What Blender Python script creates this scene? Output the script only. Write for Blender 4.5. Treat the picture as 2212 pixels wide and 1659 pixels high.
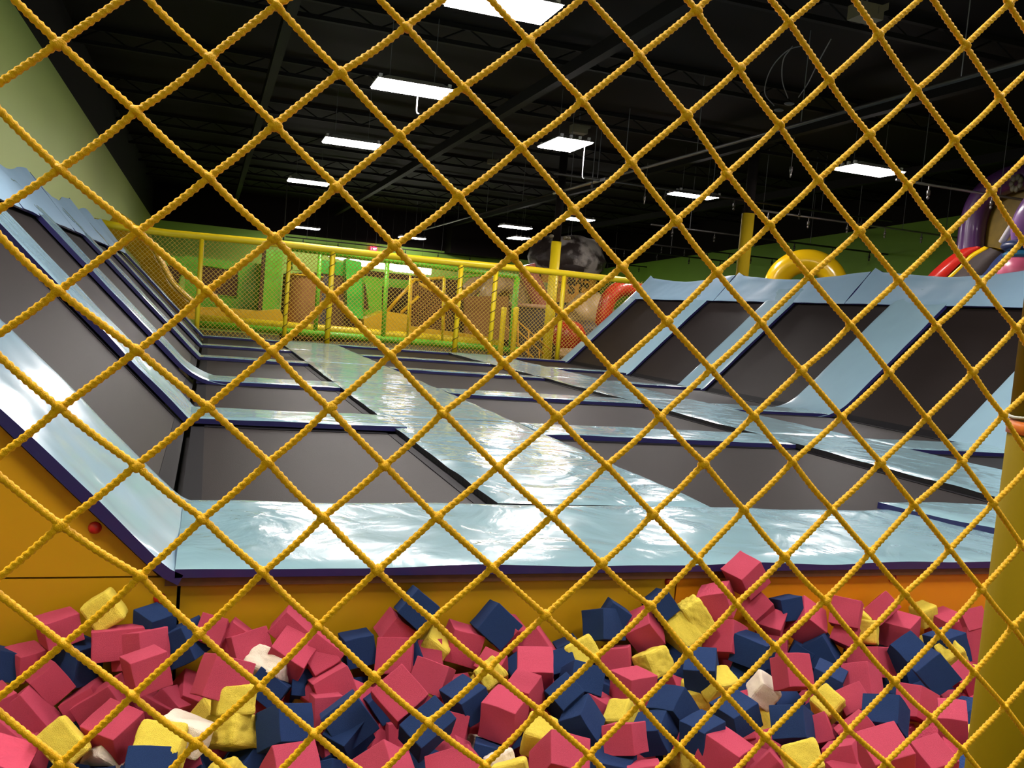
import bpy, bmesh, math, random
from mathutils import Vector, Matrix, Quaternion, noise
PI = math.pi
rnd = random.Random(7)
S = bpy.context.scene
C = S.collection
for o in list(bpy.data.objects):
    bpy.data.objects.remove(o)

# ------------------------------------------------------------------ camera
EYE = Vector((0, 0, 1.1))
YAW, PITCH, ROLL, FPX = 0.328787, -0.0750503, 0.0849915, 1950.96
fwd = Vector((math.sin(YAW) * math.cos(PITCH), math.cos(YAW) * math.cos(PITCH), math.sin(PITCH)))
rt0 = Vector((math.cos(YAW), -math.sin(YAW), 0))
up0 = rt0.cross(fwd)
RT = math.cos(ROLL) * rt0 + math.sin(ROLL) * up0
UP = -math.sin(ROLL) * rt0 + math.cos(ROLL) * up0
cam_d = bpy.data.cameras.new('camera')
cam = bpy.data.objects.new('camera', cam_d)
C.objects.link(cam)
cam.matrix_world = Matrix(((RT.x, UP.x, -fwd.x, EYE.x), (RT.y, UP.y, -fwd.y, EYE.y), (RT.z, UP.z, -fwd.z, EYE.z), (0, 0, 0, 1)))
cam_d.sensor_width = 36
cam_d.lens = 36 * FPX / 2212
cam_d.clip_start = 0.02
cam_d.clip_end = 200
S.camera = cam


def at(u, v, axis, val):
    """the point of the plane x/y/z = val that the photo shows at pixel (u, v)"""
    d = RT * ((u - 1106) / FPX) - UP * ((v - 829.5) / FPX) + fwd
    return EYE + d * ((val - EYE[axis]) / d[axis])


# ------------------------------------------------------------------ light and exposure
S.view_settings.view_transform = 'Standard'
S.view_settings.look = 'None'
S.view_settings.gamma = 1
S.view_settings.exposure = 1.5
S.view_settings.use_curve_mapping = False
S.cycles.use_denoising = True
S.cycles.max_bounces = 6
S.cycles.diffuse_bounces = 3
S.cycles.glossy_bounces = 3
S.cycles.sample_clamp_indirect = 6
wd = bpy.data.worlds.new('world')
S.world = wd
wd.use_nodes = True
wd.node_tree.nodes['Background'].inputs[0].default_value = (0.02, 0.02, 0.022, 1)
wd.node_tree.nodes['Background'].inputs[1].default_value = 1
LAMP = 24.0            # radiance of the fluorescent fixtures
LZ = 5.0


# ------------------------------------------------------------------ materials
def lin(c):
    return tuple(((x / 255) / 12.92 if x / 255 <= 0.04045 else ((x / 255 + 0.055) / 1.055) ** 2.4) for x in c)


def mat(name, rgb, rough=0.5, spec=0.5, coat=0, noise_amt=0.0, nscale=8, bump=0.0, bscale=20, bdetail=4, bdist=0.0, stretch=(1, 1, 1), emit=0, metal=0, sheen=0, coat_rough=0.1, rand=False, ridge=False, thin=None):
    m = bpy.data.materials.new(name)
    m.use_nodes = True
    nt = m.node_tree
    N, L = nt.nodes, nt.links
    b = N['Principled BSDF']
    c = (*rgb, 1)
    b.inputs['Base Color'].default_value = c
    b.inputs['Roughness'].default_value = rough
    b.inputs['Specular IOR Level'].default_value = spec
    b.inputs['Coat Weight'].default_value = coat
    b.inputs['Coat Roughness'].default_value = coat_rough
    b.inputs['Metallic'].default_value = metal
    b.inputs['Sheen Weight'].default_value = sheen
    if emit:
        b.inputs['Emission Color'].default_value = c
        b.inputs['Emission Strength'].default_value = emit
    tc = N.new('ShaderNodeTexCoord')
    mp = N.new('ShaderNodeMapping')
    mp.inputs['Scale'].default_value = stretch
    L.new(tc.outputs['Object'], mp.inputs['Vector'])
    if rand:
        oi = N.new('ShaderNodeObjectInfo')
        vm = N.new('ShaderNodeVectorMath')
        vm.operation = 'SCALE'
        vm.inputs[0].default_value = (31, 17, 23)
        L.new(oi.outputs['Random'], vm.inputs['Scale'])
        L.new(vm.outputs[0], mp.inputs['Location'])
    if noise_amt:
        n = N.new('ShaderNodeTexNoise')
        n.inputs['Scale'].default_value = nscale
        n.inputs['Detail'].default_value = 5
        L.new(mp.outputs[0], n.inputs['Vector'])
        mx = N.new('ShaderNodeMix')
        mx.data_type = 'RGBA'
        mx.inputs[6].default_value = tuple(x * (1 - noise_amt) for x in rgb) + (1,)
        mx.inputs[7].default_value = tuple(min(1, x * (1 + noise_amt)) for x in rgb) + (1,)
        L.new(n.outputs['Fac'], mx.inputs[0])
        L.new(mx.outputs[2], b.inputs['Base Color'])
    if bump:
        n = N.new('ShaderNodeTexNoise')
        n.inputs['Scale'].default_value = bscale
        n.inputs['Detail'].default_value = bdetail
        n.inputs['Roughness'].default_value = 0.40
        n.inputs['Distortion'].default_value = bdist
        if ridge:
            n.noise_type = 'RIDGED_MULTIFRACTAL'
            n.normalize = True
        L.new(mp.outputs[0], n.inputs['Vector'])
        bp = N.new('ShaderNodeBump')
        bp.inputs['Strength'].default_value = 1
        bp.inputs['Distance'].default_value = bump
        L.new(n.outputs['Fac'], bp.inputs['Height'])
        L.new(bp.outputs[0], b.inputs['Normal'])
        if coat:
            L.new(bp.outputs[0], b.inputs['Coat Normal'])
    return m


M = {}
M['vinyl_flap'] = mat('light_blue_flap_vinyl', (0.25, 0.39, 0.52), 0.45, 0.4, noise_amt=0.05, nscale=2)
M['vinyl_smooth'] = mat('light_blue_vinyl_smooth', (0.26, 0.41, 0.50), 0.25, 0.5, coat=0.5, coat_rough=0.06, noise_amt=0.05, nscale=2, bump=0.006, bscale=2.4, bdetail=2.5, bdist=1.0, rand=True)
M['vinyl'] = mat('light_blue_vinyl', (0.225, 0.37, 0.42), 0.22, 0.5, coat=0.6, coat_rough=0.04, noise_amt=0.05, nscale=2, bump=0.015, bscale=1.9, bdetail=6, bdist=1.8, rand=True)
M['navy'] = mat('navy_vinyl', (0.018, 0.016, 0.085), 0.25, 0.5, bump=0.004, bscale=14)
M['black_vinyl'] = mat('black_vinyl', (0.012, 0.011, 0.012), 0.3, 0.5, bump=0.006, bscale=16)
M['bed'] = mat('woven_black_bed', (0.015, 0.0108, 0.0098), 0.5, 0.12, noise_amt=0.25, nscale=3, bump=0.0006, bscale=260, bdetail=1, stretch=(1, 0.25, 1))
M['bed_band'] = mat('black_webbing', (0.004, 0.0035, 0.005), 0.6, 0.12)
M['frame_dark'] = mat('dark_frame_steel', (0.012, 0.010, 0.010), 0.6, 0.3)
M['pit_pad_bounce'] = mat('yellow_pit_vinyl_red_bounce', (0.66, 0.22, 0.004), 0.42, 0.4, noise_amt=0.08, nscale=3, bump=0.004, bscale=3)  # yellow pit vinyl; orange tint stands for red light reflected onto the panel
M['pit_pad'] = mat('yellow_pit_vinyl', (0.45, 0.235, 0.004), 0.42, 0.4, noise_amt=0.08, nscale=3, bump=0.004, bscale=3)
M['red_btn'] = mat('red_button', (0.42, 0.012, 0.012), 0.35)
M['wood'] = mat('brown_plywood_edge', (0.10, 0.035, 0.012), 0.6, noise_amt=0.4, nscale=20)
M['rope'] = mat('yellow_net_rope', (0.97, 0.46, 0.004), 0.5, 0.3, noise_amt=0.2, nscale=400, bump=0.0004, bscale=1400, bdetail=2)
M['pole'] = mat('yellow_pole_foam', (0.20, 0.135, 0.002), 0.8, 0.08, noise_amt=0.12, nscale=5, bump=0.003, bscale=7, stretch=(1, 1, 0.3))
M['tape'] = mat('orange_tape', (0.65, 0.16, 0.01), 0.4)
M['tie'] = mat('clear_cable_tie', (0.5, 0.5, 0.45), 0.3)
M['pink'] = mat('pink_foam', (0.62, 0.075, 0.135), 0.9, 0.2, noise_amt=0.10, nscale=30, bump=0.004, bscale=120, rand=True)
M['blue'] = mat('navy_blue_foam', (0.015, 0.043, 0.145), 0.9, 0.25, noise_amt=0.15, nscale=30, bump=0.004, bscale=120, rand=True)
M['yellow'] = mat('pale_yellow_foam', (0.78, 0.60, 0.075), 0.9, 0.2, noise_amt=0.12, nscale=9, bump=0.004, bscale=60, rand=True)
M['white'] = mat('cream_white_foam', (0.86, 0.74, 0.60), 0.9, 0.2, noise_amt=0.06, nscale=12, bump=0.004, bscale=60, rand=True)
M['wall_green'] = mat('green_wall_paint', (0.30, 0.52, 0.08), 0.55, 0.3, noise_amt=0.05, nscale=0.5)
M['wall_left'] = mat('lit_green_wall_paint', (0.42, 0.51, 0.12), 0.45, 0.4, noise_amt=0.05, nscale=0.5)  # same green wall paint, lamplight on the left wall put into the colour
M['wall_olive'] = mat('dark_green_wall_paint', (0.17, 0.34, 0.035), 0.6, 0.3, noise_amt=0.08, nscale=0.6)
M['black'] = mat('black_paint', (0.0055, 0.0033, 0.0032), 0.8, 0.15, noise_amt=0.2, nscale=1)
M['joist'] = mat('black_painted_steel', (0.006, 0.005, 0.0048), 0.7, 0.15)
M['floor'] = mat('dark_brown_floor', (0.05, 0.022, 0.010), 0.6, noise_amt=0.4, nscale=1)
M['rail_y'] = mat('yellow_rail_foam', (0.82, 0.60, 0.008), 0.4, 0.5)
M['rail_g'] = mat('green_rail_foam', (0.13, 0.50, 0.015), 0.4, 0.5)
M['netting'] = mat('yellow_fence_netting', (0.62, 0.42, 0.06), 0.6)
M['spiral'] = mat('dark_spiral_cord', (0.09, 0.06, 0.01), 0.6)
M['soft_green'] = mat('green_soft_play_vinyl', (0.14, 0.48, 0.02), 0.3, 0.5, bump=0.02, bscale=3)
M['soft_green2'] = mat('bright_green_vinyl', (0.06, 0.52, 0.04), 0.3, 0.5, bump=0.02, bscale=3)
M['soft_lime'] = mat('lime_vinyl', (0.42, 0.60, 0.10), 0.35)
M['soft_yellow'] = mat('yellow_soft_play_vinyl', (0.80, 0.46, 0.010), 0.3, 0.5, bump=0.02, bscale=4)
M['slide'] = mat('glossy_yellow_slide', (0.75, 0.38, 0.008), 0.15, 0.6, coat=0.6, bump=0.015, bscale=3)
M['brown'] = mat('brown_mesh_panel', (0.16, 0.07, 0.025), 0.7, noise_amt=0.3, nscale=8)
M['dark_brown'] = mat('dark_brown_panel', (0.07, 0.03, 0.012), 0.8, noise_amt=0.3, nscale=6)
M['tan'] = mat('tan_net_panel', (0.36, 0.15, 0.04), 0.7, noise_amt=0.2, nscale=6)
M['grey'] = mat('dark_grey_vinyl', (0.07, 0.06, 0.075), 0.5)
M['beige'] = mat('beige_inflatable', (0.62, 0.42, 0.24), 0.3, bump=0.02, bscale=2)
M['rock'] = mat('beige_rock_vinyl', (0.58, 0.38, 0.20), 0.35, noise_amt=0.35, nscale=3, bump=0.06, bscale=3)
M['rock_dark'] = mat('dark_rock_vinyl', (0.07, 0.045, 0.035), 0.6, noise_amt=0.6, nscale=5)
M['rim'] = mat('pinkish_crater_rim', (0.62, 0.34, 0.22), 0.4, noise_amt=0.2, nscale=5)
M['ash'] = mat('grey_white_volcano_cap', (0.30, 0.25, 0.23), 0.5, noise_amt=0.7, nscale=1.1, bump=0.15, bscale=2)
_nt = M['ash'].node_tree
_mx = next(n for n in _nt.nodes if n.type == 'MIX')
_fac = _mx.inputs[0].links[0].from_socket
_mr = _nt.nodes.new('ShaderNodeMapRange')
_mr.inputs[1].default_value, _mr.inputs[2].default_value = 0.47, 0.55
_nt.links.new(_fac, _mr.inputs[0])
_nt.links.new(_mr.outputs[0], _mx.inputs[0])
_mx.inputs[6].default_value = (0.05, 0.035, 0.032, 1)
_mx.inputs[7].default_value = (0.50, 0.45, 0.43, 1)
M['ash_dark'] = mat('dark_volcano_rock', (0.05, 0.035, 0.032), 0.7, noise_amt=0.5, nscale=3)
M['orange'] = mat('orange_banner', (0.80, 0.34, 0.04), 0.5, noise_amt=0.2, nscale=1.2)
M['maroon'] = mat('maroon_vinyl', (0.22, 0.03, 0.035), 0.5)
M['ink'] = mat('brown_black_ink', (0.05, 0.02, 0.008), 0.6)
M['disc'] = mat('pale_green_disc', (0.35, 0.42, 0.16), 0.5)
M['pink_tube'] = mat('pink_inflatable', (0.55, 0.16, 0.13), 0.25, coat=0.4)
M['red'] = mat('red_inflatable', (0.55, 0.02, 0.012), 0.3, coat=0.3)
M['purple'] = mat('purple_inflatable', (0.07, 0.02, 0.10), 0.3, coat=0.4)
M['lav'] = mat('lavender_inflatable', (0.36, 0.16, 0.50), 0.3, coat=0.3)
M['white_v'] = mat('white_vinyl', (0.70, 0.66, 0.70), 0.3)
M['blue_v'] = mat('dark_blue_vinyl', (0.03, 0.05, 0.15), 0.35)
M['teal_v'] = mat('teal_vinyl', (0.02, 0.15, 0.30), 0.35)
M['pink_v'] = mat('hot_pink_vinyl', (0.75, 0.13, 0.25), 0.3)
M['dial'] = mat('mustard_vinyl', (0.20, 0.13, 0.015), 0.5, noise_amt=0.4, nscale=5)
M['tube_y'] = mat('yellow_inflatable', (0.85, 0.52, 0.006), 0.22, coat=0.4)
M['stair'] = mat('orange_yellow_handrail', (0.80, 0.36, 0.010), 0.4)
M['steel'] = mat('grey_steel_pipe', (0.30, 0.27, 0.26), 0.35, metal=0.6)
M['pipe_dark'] = mat('black_pipe', (0.015, 0.013, 0.010), 0.5)
M['cord'] = mat('grey_cord', (0.10, 0.10, 0.11), 0.5)
M['housing'] = mat('fixture_housing', (0.30, 0.29, 0.28), 0.4)
M['dev'] = mat('dusty_beige_device', (0.12, 0.10, 0.06), 0.5)
M['lamp'] = mat('fluorescent_lamp', (1.0, 0.93, 0.90), emit=LAMP)
M['panel_lamp'] = mat('lit_white_panel', (1.0, 0.94, 0.85), emit=7)
M['exit'] = mat('lit_red_exit_sign', (1.0, 0.02, 0.07), emit=1.2)
M['exit_txt'] = mat('exit_sign_letters', (1.0, 0.35, 0.4), emit=1.6)

ORIG = {}


# ------------------------------------------------------------------ helpers
def tag(o, label, cat, group=None, kind=None):
    if label:
        o['label'] = label
    if cat:
        o['category'] = cat
    if group:
        o['group'] = group
    if kind:
        o['kind'] = kind
    return o


def thing(name, label, cat, loc, group=None):
    o = bpy.data.objects.new(name, None)
    o.empty_display_size = 0.1
    C.objects.link(o)
    o.location = loc
    ORIG[o.name] = Vector(loc)
    return tag(o, label, cat, group)


def build(name, vs, fs, m, parent=None, smooth=False, origin=None):
    """link world-space vertices and faces as ONE mesh object"""
    vs = [Vector(v) for v in vs]
    if origin is None:
        if parent is not None:
            origin = ORIG[parent.name]
        else:
            lo = Vector([min(v[i] for v in vs) for i in range(3)])
            hi = Vector([max(v[i] for v in vs) for i in range(3)])
            origin = Vector(((lo.x + hi.x) / 2, (lo.y + hi.y) / 2, lo.z))
    origin = Vector(origin)
    me = bpy.data.meshes.new(name)
    me.from_pydata([tuple(v - origin) for v in vs], [], fs)
    ms = m if isinstance(m, (list, tuple)) else [m]
    for k in ms:
        me.materials.append(M[k])
    if smooth:
        me.polygons.foreach_set('use_smooth', [True] * len(me.polygons))
    me.update()
    o = bpy.data.objects.new(name, me)
    C.objects.link(o)
    ORIG[o.name] = origin
    if parent is not None:
        o.parent = parent
        o.location = origin - ORIG[parent.name]
    else:
        o.location = origin
    return o


class G:
    """collects shapes into one vertex and face list"""
    def __init__(s):
        s.v, s.f = [], []

    def add(s, vs, fs):
        n = len(s.v)
        s.v += [Vector(v) for v in vs]
        s.f += [[i + n for i in f] for f in fs]
        return s

    def box(s, x0, x1, y0, y1, z0, z1):
        vs = [(x, y, z) for x in (x0, x1) for y in (y0, y1) for z in (z0, z1)]
        return s.add(vs, [(0, 1, 3, 2), (4, 6, 7, 5), (0, 4, 5, 1), (2, 3, 7, 6), (0, 2, 6, 4), (1, 5, 7, 3)])

    def obox(s, c, ax, ay, az):
        c, ax, ay, az = Vector(c), Vector(ax), Vector(ay), Vector(az)
        vs = [c + ax * i + ay * j + az * k for i in (-1, 1) for j in (-1, 1) for k in (-1, 1)]
        return s.add(vs, [(0, 1, 3, 2), (4, 6, 7, 5), (0, 4, 5, 1), (2, 3, 7, 6), (0, 2, 6, 4), (1, 5, 7, 3)])

    def tube(s, pts, r, n=10, closed=False, caps=True):
        pts = [Vector(p) for p in pts]
        m = len(pts)
        rr = r if isinstance(r, (list, tuple)) else [r] * m
        vs = []
        ref = None
        for i, p in enumerate(pts):
            a = pts[(i - 1) % m] if (closed or i) else p
            b = pts[(i + 1) % m] if (closed or i < m - 1) else p
            t = (b - a).normalized()
            if ref is None:
                ref = Vector((0, 0, 1)) if abs(t.z) < 0.9 else Vector((1, 0, 0))
            e1 = (ref - t * ref.dot(t)).normalized()
            ref = e1
            e2 = t.cross(e1)
            for k in range(n):
                a_ = 2 * PI * k / n
                vs.append(p + (e1 * math.cos(a_) + e2 * math.sin(a_)) * rr[i])
        fs = []
        for i in range(m if closed else m - 1):
            j = (i + 1) % m
            for k in range(n):
                l = (k + 1) % n
                fs.append((i * n + k, i * n + l, j * n + l, j * n + k))
        if caps and not closed:
            fs.append(tuple(range(n))[::-1])
            fs.append(tuple((m - 1) * n + k for k in range(n)))
        return s.add(vs, fs)

    def ball(s, c, rx, ry=None, rz=None, nu=20, nv=12, lump=0.0, seed=0):
        ry = ry or rx
        rz = rz or rx
        c = Vector(c)
        vs, fs = [], []
        for j in range(nv + 1):
            th = PI * j / nv
            for i in range(nu):
                ph = 2 * PI * i / nu
                d = Vector((math.sin(th) * math.cos(ph), math.sin(th) * math.sin(ph), math.cos(th)))
                k = 1 + (lump * noise.noise(d * 2.2 + Vector((seed, 0, 0))) if lump else 0)
                vs.append(c + Vector((d.x * rx, d.y * ry, d.z * rz)) * k)
        for j in range(nv):
            for i in range(nu):
                k = (i + 1) % nu
                fs.append((j * nu + i, (j + 1) * nu + i, (j + 1) * nu + k, j * nu + k))
        return s.add(vs, fs)

    def slab(s, poly, d):
        """closed slab: polygon of points pushed along vector d"""
        poly = [Vector(p) for p in poly]
        n = len(poly)
        d = Vector(d)
        vs = poly + [p + d for p in poly]
        fs = [tuple(range(n)), tuple(range(2 * n - 1, n - 1, -1))]
        for i in range(n):
            j = (i + 1) % n
            fs.append((i, i + n, j + n, j))
        return s.add(vs, fs)

    def lathe(s, c, prof, n=32):
        c = Vector(c)
        vs = [c + Vector((r * math.cos(2 * PI * i / n), r * math.sin(2 * PI * i / n), z)) for r, z in prof for i in range(n)]
        fs = []
        for j in range(len(prof) - 1):
            for i in range(n):
                k = (i + 1) % n
                fs.append((j * n + i, j * n + k, (j + 1) * n + k, (j + 1) * n + i))
        return s.add(vs, fs)

    def out(s, name, m, parent=None, smooth=False, origin=None):
        return build(name, s.v, s.f, m, parent, smooth, origin)


def smooth_pts(pts, k=6):
    """Catmull-Rom through the points"""
    P = [Vector(p) for p in pts]
    P = [P[0] * 2 - P[1]] + P + [P[-1] * 2 - P[-2]]
    out = []
    for i in range(1, len(P) - 2):
        for j in range(k):
            t = j / k
            a, b, c, d = P[i - 1], P[i], P[i + 1], P[i + 2]
            out.append(0.5 * ((2 * b) + (c - a) * t + (2 * a - 5 * b + 4 * c - d) * t * t + (3 * b - a - 3 * c + d) * t ** 3))
    out.append(P[-2])
    return out


def struct(o):
    o['kind'] = 'structure'
    return o


# ------------------------------------------------------------------ the hall
XL, XR, YB, YF, ZC, ZF = -2.95, 22.0, 50.0, -9.0, 6.3, -1.0
struct(G().box(XL - .2, XR + .2, YF - .2, YB + .2, ZF - .1, ZF).out('floor', 'floor'))
g = G()
g.box(XL - .2, XR + .2, YF - .2, YB + .2, ZC, ZC + .1)
struct(g.out('ceiling', 'black'))


def wall(name, a, b, za, zb, green, inward):
    """painted wall from a to b: colour up to the line za..zb, black above"""
    a, b, w = Vector(a), Vector(b), Vector(inward) * -0.15
    lo = [a + Vector((0, 0, ZF)), b + Vector((0, 0, ZF)), b + Vector((0, 0, zb)), a + Vector((0, 0, za))]
    hi = [a + Vector((0, 0, za)), b + Vector((0, 0, zb)), b + Vector((0, 0, ZC)), a + Vector((0, 0, ZC))]
    g = G().slab(lo, w)
    n = len(g.f)
    g.slab(hi, w)
    o = g.out(name, [green, 'black'])
    for i, p in enumerate(o.data.polygons):
        p.material_index = 0 if i < n else 1
    return struct(o)


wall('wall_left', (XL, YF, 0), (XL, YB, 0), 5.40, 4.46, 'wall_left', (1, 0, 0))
wall('wall_back', (XL, YB, 0), (XR, YB, 0), 4.44, 4.38, 'wall_green', (0, -1, 0))
wall('wall_right', (XR, 2, 0), (XR, YB, 0), 6.2, 4.33, 'wall_olive', (-1, 0, 0))
wall('wall_right_rear', (XR, YF, 0), (XR, 2, 0), 6.2, 6.2, 'wall_olive', (-1, 0, 0))
wall('wall_front', (XL, YF, 0), (XR, YF, 0), 4.5, 4.5, 'wall_green', (0, 1, 0))
# ceiling steel: joists across the hall, girders along it
n = 0
for y in [3, 7.5, 12, 16.5, 21, 25.5, 30, 34.5, 39, 43.5]:
    n += 1
    g = G().box(XL, XR, y - .05, y + .05, ZC - .38, ZC - .30).box(XL, XR, y - .05, y + .05, ZC - .08, ZC)
    x = XL
    while x < XR - .5:
        g.tube([(x, y, ZC - .34), (x + .55, y, ZC - .04)], .015, 4, caps=False)
        g.tube([(x + .55, y, ZC - .04), (x + 1.1, y, ZC - .34)], .015, 4, caps=False)
        x += 1.1
    struct(g.out('trim_%d' % n, 'joist'))
for x in [1.0, 6.2, 12.3, 17.5]:
    n += 1
    struct(G().box(x - .09, x + .09, YF, YB, ZC - .62, ZC - .38).out('trim_%d' % n, 'joist'))
n += 1
a = at(967, 547, 1, 49.2)
struct(G().box(a.x, a.x + 3.6, 48.6, 49.95, a.z, ZC).out('trim_%d' % n, 'black'))      # dark soffit box on the back wall
n += 1
g = G().box(at(1250, 560, 1, 49.9).x, XR, 49.8, 49.98, ZF, ZC)
struct(g.out('trim_%d' % n, 'black'))                                                 # black painted end of the back wall
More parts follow.
